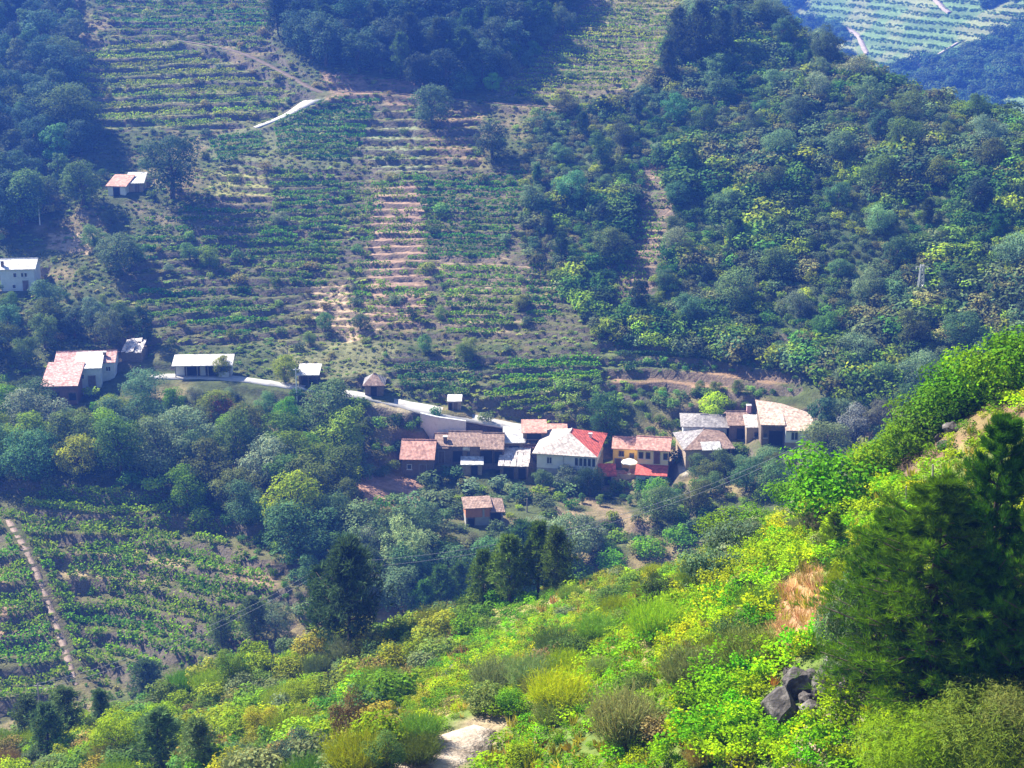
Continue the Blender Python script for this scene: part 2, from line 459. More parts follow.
road_path('village_road', [(150,377),(190,377),(232,378),(285,386),(320,390),(363,396),(400,404),(430,411),(480,420),(524,429),(545,431)], [2.6,2.6,2.6,2.8,3.0,3.2,5.4,3.4,2.8], 'concrete')
road_path('upper_track', [(255,128),(270,122),(288,116),(300,108),(308,101),(320,97),(334,96)], [1.6,2.0,2.4,3.4,5.0,4.5], 'concrete')
road_path('brown_track', [(332,95),(318,93),(300,82),(270,66),(240,52),(200,44),(170,40)], [1.8,1.4,1.2], 'brownsoil')
road_path('field_track', [(335,92),(380,92),(440,98),(500,104),(560,108),(612,111)], [1.8,1.4,1.2], 'brownsoil')
road_path('vineyard_path', [(8,520),(30,556),(48,600),(62,640),(78,690)], [.8,.8,.7], 'pinksoil')
road_path('footpath', [(425,775),(450,752),(478,732),(505,718)], [3.4,3.0,2.4,1.4], 'track')

# ------------------------------------------------------------------ terraces
def vproj():
    px, py, d = project(np.stack([MX, MY, ZB], -1))
    return px, py
VPX, VPY = vproj()
FAR = MY > 185 + 0 * MX
TERR = [  # polygon, rise of one terrace in metres
 ([(330,172),(440,172),(445,345),(300,340),(300,250)], 0.95),
 ([(440,172),(545,168),(600,250),(640,290),(600,345),(440,345)], 0.9),
 ([(225,160),(330,172),(300,250),(300,345),(130,345),(120,270),(200,230)], 1.2),
 ([(638,165),(680,165),(676,240),(650,300),(600,330),(615,280)], 0.9),
 ([(60,40),(270,40),(305,100),(262,128),(95,132)], 1.7),
 ([(80,-20),(285,-20),(270,45),(230,48),(120,38)], 1.4),
 ([(495,98),(600,-15),(700,-15),(660,60),(625,98)], 1.1),
 ([(385,355),(610,350),(605,395),(535,425),(390,395)], 1.3),
 ([(600,335),(800,335),(800,395),(600,400)], 1.6),
 ([(345,105),(480,110),(480,170),(350,170)], 1.5),
 ([(-30,480),(250,480),(330,590),(260,660),(80,705),(-30,730)], 1.9),
 ([(560,485),(690,485),(690,530),(560,555)], 2.2),
]
TM = np.zeros_like(ZB)
for poly, st in TERR:
    m_ = inpoly(VPX, VPY, poly) & FAR
    zz = ZB + (vnoise(MX, MY, 12, 3, 5) - 0.5) * 1.1 + (vnoise(MX, MY, 40, 2, 8) - 0.5) * 2.0
    fr = zz / st - np.floor(zz / st)
    zt = ZB + st * (sstep(0.76, 0.97, fr) * 0.9 + 0.10 * fr - fr)
    GZ = np.where(m_, zt, GZ); TM = np.where(m_, 1, TM)
for nme, (p, ww, mt) in ROADS.items(): flatten(p, ww)

# house yards: level pads (pixel of the yard's centre front, half width, depth back, metres)
PADS = []
def pad(c, rot, hw, y0, y1, z, blend=1.6):
    cs, sn = math.cos(rot), math.sin(rot)
    dx = MX - c[0]; dy = MY - c[1]
    lx = dx * cs + dy * sn; ly = -dx * sn + dy * cs
    d = np.maximum(np.maximum(np.abs(lx) - hw, 0), np.maximum(np.maximum(y0 - ly, ly - y1), 0))
    t = 1 - sstep(0, blend, d)
    GZ[:] = GZ * (1 - t) + z * t
# ------------------------------------------------------------------ buildings: where they stand (levels the yard before the land is meshed)
BLD = []
def place(key, pxl, pxr, pyb, depth, rot=0.0, level=True):
    """front wall from pixel pxl to pxr at its foot pyb -> base centre of the front wall and width in metres"""
    c = cast([(pxl + pxr) / 2], [pyb], ZB)[0]
    w = (pxr - pxl) * mpp(c) / max(0.4, math.cos(rot))
    if level: pad(c, rot, w / 2 + 0.5, -1.0, depth + 0.4, c[2])
    return c, w

SPEC = {
 # key: (px left, px right, py foot, depth m, rot deg)
 'farm':   (402, 433, 477, 7.0, -3), 'barn':  (433, 504, 463, 6.0, -2), 'slateshed': (504, 524, 457, 3.6, 0),
 'slabshed': (500, 527, 479, 5.5, -4), 'leanto': (462, 482, 475, 3.0, 0), 'tallred': (523, 545, 454, 4.0, 0), 'redext': (546, 566, 448, 3.5, 0),
 'hip': (537, 593, 485, 11.0, -11), 'yellow': (614, 637, 468, 5.0, -7), 'creamhouse': (637, 667, 481, 5.5, -9),
 'redshed': (600, 615, 485, 3.0, 0), 'greyhip': (683, 726, 442, 6.5, -4), 'slatehip': (685, 731, 469, 8.0, 6),
 'stonemid': (729, 752, 439, 6.0, 0), 'stonefront': (746, 762, 446, 3.5, 0), 'big': (762, 812, 449, 9.0, -2),
 'brick': (466, 503, 525, 3.0, 8), 'redlong': (58, 114, 378, 6.0, 5), 'bluebarn': (77, 101, 388, 6.0, 8), 'rustbarn': (45, 77, 405, 7.0, 4),
 'ruin': (122, 142, 362, 5.0, 0), 'whitebarn': (175, 231, 378, 3.4, 3), 'roadshed': (299, 318, 386, 4.0, 0), 'hut': (365, 383, 396, 4.0, 0),
 'littlehut': (448, 461, 410, 2.6, 0), 'lefthouse': (2, 35, 291, 7.0, 6), 'shedred': (108, 126, 196, 5.0, -8), 'shedgrey': (127, 143, 192, 5.0, 4),
}
SITE = {k: (*place(k, *v[:4], rot=math.radians(v[4])), v[3], math.radians(v[4])) for k, v in SPEC.items()}
# the drop below the wide bend, held by the retaining wall
WALLP, WALLW, _m = ROADS['village_road']
_px, _py, _ = project(WALLP); WSEL = np.where((_px > 424) & (_px < 472))[0]
WHT = np.interp(_px, [424, 428, 440, 455, 472], [2.2, 3.0, 3.1, 2.4, .6])
_t = np.gradient(WALLP[:, :2], axis=0); _t /= np.linalg.norm(_t, axis=1)[:, None]; WNRM = np.stack([_t[:, 1], -_t[:, 0]], 1)
WNRM *= np.where(WNRM[:, 1:] > 0, -1, 1)
for r_, c_ in zip(*np.where((MX > WALLP[WSEL, 0].min() - 3) & (MX < WALLP[WSEL, 0].max() + 3) & (MY > WALLP[WSEL, 1].min() - 12) & (MY < WALLP[WSEL, 1].max() + 6))):
    d_ = np.array([MX[r_, c_], MY[r_, c_]]) - WALLP[:, :2]; k_ = int((d_ ** 2).sum(1).argmin())
    if k_ in WSEL:
        lat = float(d_[k_] @ WNRM[k_])
        if WALLW[k_] / 2 + .15 < lat < 7: GZ[r_, c_] = min(GZ[r_, c_], WALLP[k_, 2] - WHT[k_])
# ------------------------------------------------------------------ the ground sheet and its soils
px_, py_, _d = project(np.stack([MX, MY, GZ], -1))
n1 = vnoise(MX, MY, 9, 3, 11); n2 = vnoise(MX, MY, 3.0, 3, 12); n3 = vnoise(MX, MY, 26, 2, 13)
def lerp3(a, b, t): return np.asarray(a)[None, None] * (1 - t[..., None]) + np.asarray(b)[None, None] * t[..., None]
C_SCRUB = (0.07, 0.09, 0.03); C_DRY = (0.27, 0.20, 0.11); C_RED = (0.32, 0.215, 0.15); C_GREEN = (0.11, 0.16, 0.04); C_TAN = (0.45, 0.33, 0.21); C_BROWN = (0.17, 0.12, 0.08)
G = lerp3(C_SCRUB, C_DRY, sstep(0.50, 0.72, n1) * 0.6)
G = G * (0.8 + 0.4 * n2[..., None])
near = (MY < 165)
gn = lerp3((0.10, 0.14, 0.03), (0.25, 0.22, 0.08), sstep(0.48, 0.68, n1))
gn = gn * (1 - 0.6 * sstep(0.55, 0.7, n2)[..., None]) + np.asarray(C_GREEN) * 0.6 * sstep(0.55, 0.7, n2)[..., None]
G = np.where(near[..., None], gn, G)
sh_ = inpoly(px_, py_, [(528,120),(640,100),(690,-20),(745,-5),(830,42),(900,88),(1100,122),(1100,340),(940,400),(850,410),(800,372),(640,350),(600,335),(560,290),(520,250)]) & (MY > 185)
G = np.where(sh_[..., None], lerp3((0.05, 0.075, 0.027), (0.09, 0.12, 0.04), sstep(.4, .65, n1)), G)
def soil(poly, c, amt=0.85, thr=0.35, wid=0.2, far=True, nn=None, edge=0):
    global G
    jx = (n2 - 0.5) * 14 + (n1 - 0.5) * 10
    m_ = inpoly(px_ + jx, py_ + jx * 0.4, poly) & ((MY > 185) if far else (MY < 150))
    t = m_ * amt * sstep(thr - wid, thr + wid, n2 if nn is None else nn)
    G = G * (1 - t[..., None]) + np.asarray(c) * t[..., None]
# terraced slope: reddish soil, tan grass, green patches
soil([(225,160),(545,165),(640,280),(610,345),(300,345),(130,345),(110,270)], (0.105, 0.11, 0.045), 0.95, 0.25)
soil([(255,190),(540,170),(590,280),(520,340),(330,340)], (0.24, 0.17, 0.10), 0.5, 0.58)
soil([(374,186),(422,184),(428,300),(420,330),(372,325),(366,250)], C_RED, 0.95, 0.25)
soil([(315,285),(345,280),(380,330),(350,345),(305,310)], C_TAN, 0.9, 0.3)
soil([(435,255),(520,255),(560,290),(520,335),(445,330)], (0.33, 0.25, 0.16), 0.7, 0.5)
soil([(640,165),(676,165),(672,240),(650,300),(600,330),(620,280)], C_RED, 0.8, 0.4)
soil([(345,95),(480,102),(490,170),(350,172)], (0.15, 0.145, 0.06), 0.9, 0.3)
soil([(430,105),(485,108),(485,168),(432,165)], (0.26, 0.18, 0.10), 0.8, 0.45)
soil([(358,125),(420,125),(428,172),(352,172)], (0.22, 0.26, 0.13), 0.8, 0.4)
soil([(60,40),(190,40),(300,98),(262,126),(95,130)], (0.17, 0.18, 0.06), 0.85, 0.35)
soil([(80,-20),(285,-20),(270,45),(230,48),(120,38)], (0.16, 0.16, 0.06), 0.85, 0.35)
soil([(495,98),(600,-15),(700,-15),(660,60),(625,98)], (0.24, 0.22, 0.09), 0.9, 0.35)
soil([(205,140),(262,124),(332,94),(388,96),(352,168),(215,172)], (0.14, 0.16, 0.07), 0.9, 0.3)
soil([(215,172),(270,172),(270,200),(205,195)], (0.30, 0.30, 0.10), 0.8, 0.35)
soil([(120,200),(265,195),(270,235),(150,230)], (0.24, 0.18, 0.12), 0.6, 0.55)
soil([(50,235),(90,235),(90,255),(50,250)], C_TAN, 0.9, 0.3)
soil([(385,360),(610,352),(604,395),(535,425),(390,398)], (0.10, 0.12, 0.05), 0.9, 0.3)
soil([(545,385),(610,385),(600,415),(555,420)], (0.36, 0.34, 0.17), 0.9, 0.35)
soil([(605,372),(700,372),(790,372),(790,392),(620,392)], (0.30, 0.19, 0.12), 0.8, 0.45)
soil([(600,335),(780,335),(780,372),(600,372)], (0.12, 0.15, 0.05), 0.85, 0.3)
soil([(375,400),(425,410),(400,425),(365,420)], (0.33, 0.28, 0.18), 0.9, 0.3)
soil([(270,340),(400,345),(385,375),(280,385)], (0.20, 0.20, 0.09), 0.8, 0.35)
soil([(350,475),(425,478),(418,510),(355,515)], (0.36, 0.21, 0.15), 0.95, 0.25)
soil([(555,498),(650,498),(655,535),(560,530)], (0.28, 0.20, 0.125), 0.8, 0.5)
soil([(680,440),(700,455),(690,480),(672,470)], (0.40, 0.36, 0.30), 0.9, 0.3)
soil([(-30,480),(250,480),(330,590),(260,660),(80,705),(-30,730)], (0.11, 0.11, 0.045), 0.9, 0.25)
soil([(60,555),(180,545),(190,580),(70,590)], (0.36, 0.28, 0.15), 0.8, 0.4)
soil([(220,565),(275,565),(280,590),(220,585)], (0.34, 0.22, 0.16), 0.7, 0.4)
soil([(-10,560),(14,590),(14,650),(-10,660)], (0.34, 0.22, 0.15), 0.8, 0.35)
soil([(320,70),(430,85),(440,105),(330,105)], (0.30, 0.20, 0.13), 0.85, 0.35)
# near slope
soil([(380,735),(420,695),(520,640),(620,585),(600,572),(500,625),(390,690)], (0.30, 0.25, 0.12), 0.8, 0.52, far=False)
soil([(370,720),(405,690),(405,730),(380,760)], (0.44, 0.34, 0.25), 0.9, 0.25, far=False)
soil([(400,780),(440,735),(520,700),(520,725),(470,768)], (0.32, 0.25, 0.17), 0.9, 0.3, far=False)
soil([(770,650),(775,590),(815,565),(835,600),(810,645)], (0.40, 0.24, 0.13), 0.95, 0.2, far=False)
soil([(868,486),(882,440),(930,405),(1030,370),(1030,420),(950,455),(900,490)], (0.17, 0.105, 0.07), 0.95, 0.3, far=False)
soil([(820,690),(860,680),(840,768),(790,768)], (0.42, 0.33, 0.28), 0.8, 0.4, far=False)

ny, nx = GZ.shape
idx = np.arange(ny * nx).reshape(ny, nx)
quads = np.stack([idx[:-1, :-1], idx[:-1, 1:], idx[1:, 1:], idx[1:, :-1]], -1).reshape(-1, 4)
ground = link('hillside', mesh_np('hillside', np.stack([MX, MY, GZ], -1).reshape(-1, 3), quads, G.reshape(-1, 3), M['ground'], smooth=False), kind='structure')

# ------------------------------------------------------------------ far side of the next valley
FXs = np.r_[np.arange(-250.0, 80, 6.0), np.arange(80, 420, 2.0), np.arange(420, 900.1, 6.0)]; FYs = np.r_[np.arange(555.0, 740, 5.0), np.arange(740, 1120, 2.0), np.arange(1120, 1500, 6.0)]
fx, fy = np.meshgrid(FXs, FYs, indexing='xy')
def far_h(x, y):
    base = -96 + .28 * (y - 900) + .5 * (x - 205)
    base = 45 - 12 * np.log1p(np.exp((45 - np.maximum(base, -200)) / 12))
    return CAM[2] + base + (vnoise(x, y, 70, 3, 21) - 0.5) * 20
fz = far_h(fx, fy)
fpx, fpy, _ = project(np.stack([fx, fy, fz], -1))
fn = vnoise(fx, fy, 40, 3, 22); fn2 = vnoise(fx, fy, 14, 2, 23)
stripe = 0.5 + 0.5 * np.sin(fz / 0.9 + fn * 9)
FG = lerp3((0.15, 0.24, 0.08), (0.24, 0.27, 0.11), sstep(0.4, 0.65, fn2)) * (0.75 + 0.35 * stripe[..., None])
FG = np.where((inpoly(fpx, fpy, [(870, 110), (880, 70), (960, 50), (1030, 20), (1040, 90), (1000, 100), (1024, 200), (880, 140)]) )[..., None], np.asarray((0.07, 0.10, 0.045)), FG)
i2 = np.arange(fz.size).reshape(fz.shape)
q2 = np.stack([i2[:-1, :-1], i2[:-1, 1:], i2[1:, 1:], i2[1:, :-1]], -1).reshape(-1, 4)
far_me = mesh_np('far_hillside', np.stack([fx, fy, fz], -1).reshape(-1, 3), q2, FG.reshape(-1, 3), M['ground'], smooth=True)
link('far_hillside', far_me, kind='structure')
def far_cast(px, py):
    d = raydir(px, py); ys = np.arange(600.0, 1400, 3)
    X = d[:, :1] * ys; Zr = CAM[2] + d[:, 2:] * ys
    hit = (Zr - far_h(X, np.broadcast_to(ys, X.shape))) < 0
    k = hit.argmax(1); y = ys[k]
    return np.stack([d[:, 0] * y, y, far_h(d[:, 0] * y, y)], 1), hit.any(1)

# ------------------------------------------------------------------ road surfaces
def ribbon(name, p, ww, mat, lift=0.14, thick=0.25, rag=.5):
    t = np.gradient(p[:, :2], axis=0); t /= np.linalg.norm(t, axis=1)[:, None] + 1e-9
    nrm = np.stack([-t[:, 1], t[:, 0]], 1)
    jit = 1 + rag * (vnoise(p[:, 0], p[:, 1], 1.1, 2, 4) - .5)
    l = p[:, :2] + nrm * (ww * jit / 2)[:, None]; r = p[:, :2] - nrm * (ww * jit / 2)[:, None]
    z = p[:, 2] + lift
    k = len(p); v = np.concatenate([np.c_[l, z], np.c_[r, z], np.c_[l, z - thick], np.c_[r, z - thick]])
    f = []
    for i in range(k - 1):
        f += [(i, k + i, k + i + 1, i + 1), (2 * k + i, i, i + 1, 2 * k + i + 1), (k + i, 3 * k + i, 3 * k + i + 1, k + i + 1)]
    return link(name, mesh_np(name, v, np.array(f), None, mat), kind='structure')
for nme, (p, ww, mt) in ROADS.items():
    ribbon(nme, p, ww, M[mt], .05 if nme in ('footpath', 'vineyard_path') else .14, .25, 1.3 if nme in ('footpath', 'vineyard_path') else .5)
for k, (pix, w) in enumerate([([(845,28),(858,36),(862,46),(868,56)], 3.0), ([(930,-4),(942,8),(950,14)], 3.0), ([(905,75),(930,62),(960,44)], 2.0), ([(760,2),(780,6)], 2.0)]):
    q, ok = far_cast([a for a, b in pix], [b for a, b in pix])
    sp = smooth_path(q, 3.0); sp[:, 2] = far_h(sp[:, 0], sp[:, 1]) + 0.3
    ribbon('far_track', sp, np.full(len(sp), w), M['track'], 0.3, 1.2)
# ------------------------------------------------------------------ buildings
def B(key, label, cat='house', name='stone_house'):
    c, w, d, rot = SITE[key]
    return thing(name, label, cat, c, rot), w, d

def walls(t, w, d, h, mat, x0=None, gable=0.0, axis='x', name='wall', y0=0.0, foot=1.2):
    """wall body with its foot below the ground; gable: rise of the end walls under a ridge along axis"""
    x0 = -w / 2 if x0 is None else x0
    x1 = x0 + w; y1 = y0 + d
    m = MB(); z0 = -foot
    if gable and axis == 'x':
        ym = (y0 + y1) / 2
        for a, b in (((x0, y0), (x1, y0)), ((x1, y1), (x0, y1))):
            m.poly([(*a, z0), (*b, z0), (*b, h), (*a, h)])
        m.poly([(x1, y0, z0), (x1, y1, z0), (x1, y1, h), (x1, ym, h + gable), (x1, y0, h)])
        m.poly([(x0, y1, z0), (x0, y0, z0), (x0, y0, h), (x0, ym, h + gable), (x0, y1, h)])
    else:
        m.box(x0, x1, y0, y1, z0, h)
    return m.build(name, mat, t)

def slab(pts, th=0.16):
    """roof plane: polygon with thickness"""
    m = MB(); v = [Vector(p) for p in pts]
    n = (v[1] - v[0]).cross(v[2] - v[0]).normalized()
    if n.z < 0: v = v[::-1]; n = -n
    k = len(v); lo = [p - n * th for p in v]
    m.poly(v); m.poly(lo[::-1])
    for i in range(k): m.poly([lo[i], lo[(i + 1) % k], v[(i + 1) % k], v[i]])
    return m

def roof_gable(t, w, d, h, rise, mat, ov=0.35, x0=None, y0=0.0, sag=0.0):
    x0 = (-w / 2 if x0 is None else x0) - ov; x1 = x0 + w + 2 * ov; y1 = y0 + d; ym = (y0 + y1) / 2
    e = rise * ov / (d / 2)
    r = link('roof', None, t)
    a = slab([(x0, y0 - ov, h - e), (x1, y0 - ov, h - e), (x1, ym, h + rise), (x0, ym, h + rise)]).build('roof_slope', mat, r)
    slab([(x0, ym, h + rise), (x1, ym, h + rise), (x1, y1 + ov, h - e), (x0, y1 + ov, h - e)]).build('roof_slope', mat, r)
    MB().tube([(x0, ym, h + rise + .02), (x1, ym, h + rise + .02)], [.13, .13], 6).build('ridge_cap', mat, r)
    return r

def roof_mono(t, w, d, h, hb, mat, ov=0.3, x0=None, y0=0.0, name='roof'):
    x0 = (-w / 2 if x0 is None else x0) - ov; x1 = x0 + w + 2 * ov
    s = (hb - h) / d
    return slab([(x0, y0 - ov, h - s * ov), (x1, y0 - ov, h - s * ov), (x1, y0 + d + ov, hb + s * ov), (x0, y0 + d + ov, hb + s * ov)]).build(name, mat, t)

def roof_hip(t, w, d, h, rise, mats, ov=0.4, ridge_axis='y', inset=None, x0=None, y0=0.0, off=0.0):
    """mats: left, front, right, back"""
    x0 = (-w / 2 if x0 is None else x0) - ov; x1 = x0 + w + 2 * ov; ya = y0 - ov; yb = y0 + d + ov
    r = link('roof', None, t)
    if ridge_axis == 'y':
        i = inset if inset is not None else (x1 - x0) / 2 * 0.9
        xm = (x0 + x1) / 2 + off
        A = (xm, ya + i, h + rise); Bq = (xm, yb - i, h + rise)
    else:
        i = inset if inset is not None else (yb - ya) / 2 * 0.9
        ym = (ya + yb) / 2
        A = (x0 + i, ym, h + rise); Bq = (x1 - i, ym, h + rise)
    c = [(x0, ya, h), (x1, ya, h), (x1, yb, h), (x0, yb, h)]
    if ridge_axis == 'y': fs = ([c[3], c[0], A, Bq], [c[0], c[1], A], [c[1], c[2], Bq, A], [c[2], c[3], Bq])
    else: fs = ([c[3], c[0], A], [c[0], c[1], Bq, A], [c[1], c[2], Bq], [c[2], c[3], A, Bq])
    for f, m in zip(fs, mats): slab(f).build('roof_slope', M[m], r)
    MB().tube([A, Bq], [.14, .14], 6).build('ridge_cap', M[mats[1]], r)
    return r

def window(t, x, z, w=0.9, h=1.1, y=0.0, frame='frame', pane='glass', side=None, name='window', shutters=None):
    """window in the front wall (side None) or in an end wall (side = x of that wall, x = y there)"""
    e = link(name, None, t)
    f = MB(); b = 0.09
    f.box(x - w / 2, x - w / 2 + b, -.05, .05, z, z + h); f.box(x + w / 2 - b, x + w / 2, -.05, .05, z, z + h)
    f.box(x - w / 2 + b, x + w / 2 - b, -.05, .05, z, z + b); f.box(x - w / 2 + b, x + w / 2 - b, -.05, .05, z + h - b, z + h)
    if w > 0.8: f.box(x - .035, x + .035, -.045, .045, z + b, z + h - b)
    fo = f.build('frame', M[frame], e)
    MB().box(x - w / 2 + b, x + w / 2 - b, -.02, .03, z + b, z + h - b).build('pane', M[pane], e)
    MB().box(x - w / 2 - .1, x + w / 2 + .1, -.12, .04, z - .08, z - .003).build('sill', M['concwall'], e)
    if side is None: e.location = (0, y, 0)
    else:
        e.location = (side, 0, 0); e.rotation_euler = (0, 0, math.pi / 2)
    return e

def door(t, x, z=0.0, w=1.0, h=2.1, y=0.0, mat='wood', name='door'):
    e = link(name, None, t, loc=(0, y, 0))
    MB().box(x - w / 2, x + w / 2, -.04, .04, z, z + h).build('door_leaf', M[mat], e)
    f = MB(); f.box(x - w / 2 - .1, x - w / 2 - .003, -.07, .05, z, z + h + .1); f.box(x + w / 2 + .003, x + w / 2 + .1, -.07, .05, z, z + h + .1); f.box(x - w / 2, x + w / 2, -.07, .05, z + h + .003, z + h + .1)
    f.build('door_frame', M['greywood'], e)
    return e

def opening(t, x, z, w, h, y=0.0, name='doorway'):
    """open doorway: flat near-black panel painted as the unlit inside, behind a timber frame"""
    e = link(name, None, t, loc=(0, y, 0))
    MB().box(x - w / 2, x + w / 2, -.025, .02, z, z + h).build('painted_dark_interior', M['dark'], e)
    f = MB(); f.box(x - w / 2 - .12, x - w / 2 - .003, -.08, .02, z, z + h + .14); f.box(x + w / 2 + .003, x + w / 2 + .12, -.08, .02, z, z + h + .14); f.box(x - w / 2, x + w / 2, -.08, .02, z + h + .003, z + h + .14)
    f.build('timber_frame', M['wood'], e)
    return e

def chimney(t, x, y, z, h=1.2, w=0.6, mat='schist'):
    e = link('chimney', None, t)
    MB().box(x - w / 2, x + w / 2, y - w / 2, y + w / 2, z - 1, z + h).build('stack', M[mat], e)
    MB().box(x - w / 2 - .08, x + w / 2 + .08, y - w / 2 - .08, y + w / 2 + .08, z + h + .002, z + h + .12).build('cap', M['greysheet'], e)

def railing(t, x0, x1, y, z, h=0.95, mat='metal', n=None):
    e = link('railing', None, t)
    n = n or max(3, int((x1 - x0) / 0.35))
    MB().box(x0, x1, y - .03, y + .03, z + h - .06, z + h).build('handrail', M[mat], e)
    bar = MB().box(-.02, .02, -.02, .02, 0, h - .062).mesh('baluster', M[mat])
    for i in range(n + 1): link('baluster', bar, e, loc=(x0 + (x1 - x0) * i / n, y, z))

# farm group on the left of the hamlet
t, w, d = B('farm', 'dark stone farmhouse with mottled orange-pink tile roof at the end of the long barn')
walls(t, w, d, 3.3, M['schist'], gable=1.7); roof_gable(t, w, d, 3.3, 1.9, M['pinktile']); door(t, 0.9, 0, 1.1, 2.1, -.03); window(t, -1.3, 1.3, .8, .9, -.02)
t, w, d = B('barn', 'long low stone barn with old brown tile roof in three sections', 'barn', 'stone_barn')
b0 = -w / 2
walls(t, w, d, 2.9, M['schist'], gable=1.2)
roof_gable(t, w * .18, d + .3, 2.75, 1.3, M['oldtile'], x0=b0 + .35, ov=.3)
roof_gable(t, w * .46, d + .2, 3.0, 1.45, M['oldtile'], x0=b0 + w * .215, ov=.15)
roof_gable(t, w * .29, d + .8, 2.8, 1.5, M['oldtile'], x0=b0 + w * .69, ov=.25, y0=-.5)
opening(t, b0 + w * .76, 0, 2.2, 2.2, -.03); opening(t, b0 + w * .91, 0, 1.5, 2.1, -.03); opening(t, b0 + w * .35, 0.2, 1.6, 1.9, -.03); door(t, b0 + w * .12, 0, 1, 2, -.03)
window(t, b0 + w * .5, 1.2, .7, .8, -.03, 'wood'); MB().box(b0 + w * .42, b0 + w * .52, -.08, -.02, 2.2, 2.75).build('pale_board', M['greysheet'], t)
chimney(t, b0 + w * .17, 1.2, 3.4, .7, .6)
t, w, d = B('slateshed', 'low stone shed with plain grey sheet roof joining the barn to the red house', 'shed', 'stone_shed')
walls(t, w, d, 2.6, M['schist']); roof_mono(t, w, d, 2.65, 4.0, M['greysheet'], ov=.2); opening(t, 0, 0, 1.6, 2, -.03)
t, w, d = B('slabshed', 'open fronted shed roofed with pale stone slabs below the barn yard', 'shed', 'slab_roof_shed')
walls(t, w, d, 2.3, M['schist']); r = link('roof', None, t)
for j in range(6):
    for i in range(5):
        x0 = -w / 2 - .3 + (w + .6) * i / 5; ww_ = (w + .6) / 5 * random.uniform(.86, 1.1); y0 = -.4 + (d + .6) * j / 6; dz = 2.35 + 1.5 * j / 6
        o = slab([(x0, y0, dz), (x0 + ww_, y0, dz + random.uniform(-.05, .05)), (x0 + ww_, y0 + d / 5.2, dz + .33), (x0, y0 + d / 5.2, dz + .33)], .07).build('roof_slab', M['slab'], r, loc=(0, 0, random.uniform(0, .1)))
opening(t, -.8, 0, 1.7, 2.0, -.03); opening(t, 1.4, 0, 1.2, 1.9, -.03)
t, w, d = B('leanto', 'small lean-to with grey sheet roof among bushes in the barn yard', 'shed', 'lean_to_shed')
walls(t, w, d, 1.9, M['tanstone']); roof_mono(t, w, d, 1.95, 2.7, M['greysheet'], ov=.25); opening(t, .4, 0, 1, 1.6, -.03)
t, w, d = B('tallred', 'narrow tall house with pink tile roof and dark balcony behind the hipped house')
walls(t, w, d, 3.8, M['schist']); roof_mono(t, w, d, 3.9, 4.6, M['pinktile'], ov=.3)
MB().box(-w / 2 + .2, w / 2 - .2, -1.0, -.02, 2.0, 2.15).build('balcony_floor', M['wood'], t); railing(t, -w / 2 + .2, w / 2 - .2, -.95, 2.15, .7, 'wood'); opening(t, 0, 2.2, 2.4, 1.4, -.03, 'balcony_doorway')
slab([(-w / 2, -1.2, 1.55), (w / 2, -1.2, 1.55), (w / 2, -.03, 1.9), (-w / 2, -.03, 1.9)], .1).build('lower_roof', M['pinktile'], t)
t, w, d = B('redext', 'lower wing with red tile roof and pink wall behind the hipped house', 'house', 'rendered_house')
walls(t, w, d, 2.2, M['pink']); roof_mono(t, w, d, 2.3, 3.0, M['pinktile'], ov=.3); window(t, -.8, .9, .8, .9, -.03)

# big house with the two-coloured hipped roof
t, w, d = B('hip', 'large two storey house with hipped roof, half cream and half bright red', 'house', 'hipped_roof_house')
walls(t, w, d, 2.75, M['greyrender'], name='lower_wall'); 
MB().box(-w / 2 - .03, w / 2 + .03, -.03, d + .03, 2.75, 5.3).build('upper_wall', M['white'], t)
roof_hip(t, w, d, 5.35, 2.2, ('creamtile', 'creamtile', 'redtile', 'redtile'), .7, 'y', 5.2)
for x in (-2.6,): window(t, x, 3.5, .9, 1.2, -.06)
window(t, -2.6, .7, .9, 1.1, -.04); door(t, .4, 0, 1.1, 2.2, -.05, 'brownframe'); window(t, 3.4, .8, .9, 1.0, -.04); window(t, 4.6, .8, .7, 1.0, -.04); window(t, 2.0, .9, .7, .9, -.04)
gal = link('glazed_gallery', None, t)
MB().box(1.4, 5.0, -.95, -.04, 2.72, 2.9).build('gallery_floor', M['greyrender'], gal)
for i in range(5): window(gal, 1.85 + i * .7, 3.4, .66, 1.5, -.06, 'frame')
railing(t, 1.45, 4.95, -.9, 2.9, .85, 'frame')
window(t, 3.0, 3.4, .9, 1.2, side=w / 2 + .05); window(t, 7.0, 3.4, .9, 1.2, side=w / 2 + .05)
chimney(t, 3.1, 6.5, 6.2, .6, .5, 'white')
MB().box(-.35, -.2, -.12, -.05, .3, 5.2).build('drainpipe', M['metal'], t)

# yellow and cream houses
t, w, d = B('yellow', 'orange-yellow rendered house with pale pink tile roof beside the patio', 'house', 'rendered_house')
walls(t, w + .4, d, 3.6, M['yellow'], gable=.85); roof_gable(t, w + .2, d, 3.6, .95, M['pinktile'], .35)
window(t, -.7, 2.0, .9, 1.0, -.03, 'brownframe'); window(t, 1.0, 1.8, .8, .9, -.03, 'brownframe'); door(t, -1.2, 0, 1, 1.6, -.03, 'brownframe')
t, w, d = B('creamhouse', 'cream two storey house with pink tile roof and red lean-to porch roof', 'house', 'rendered_house')
walls(t, w, d, 5.6, M['cream'], gable=.95); roof_gable(t, w, d, 5.6, 1.1, M['pinktile'], .4)
for x in (-1.9, -.75, 2.1): window(t, x, 3.8, .75, 1.1, -.03, 'brownframe')
door(t, .7, 3.0, .9, 2.1, -.03, 'brownframe', 'balcony_door')
window(t, 3.0, 3.6, .8, 1.1, side=w / 2 + .03, frame='brownframe')
MB().box(-w / 2 + .1, w / 2 - .1, -2.4, -.02, -1.0, 2.0).build('porch_wall', M['bluewhite'], t)
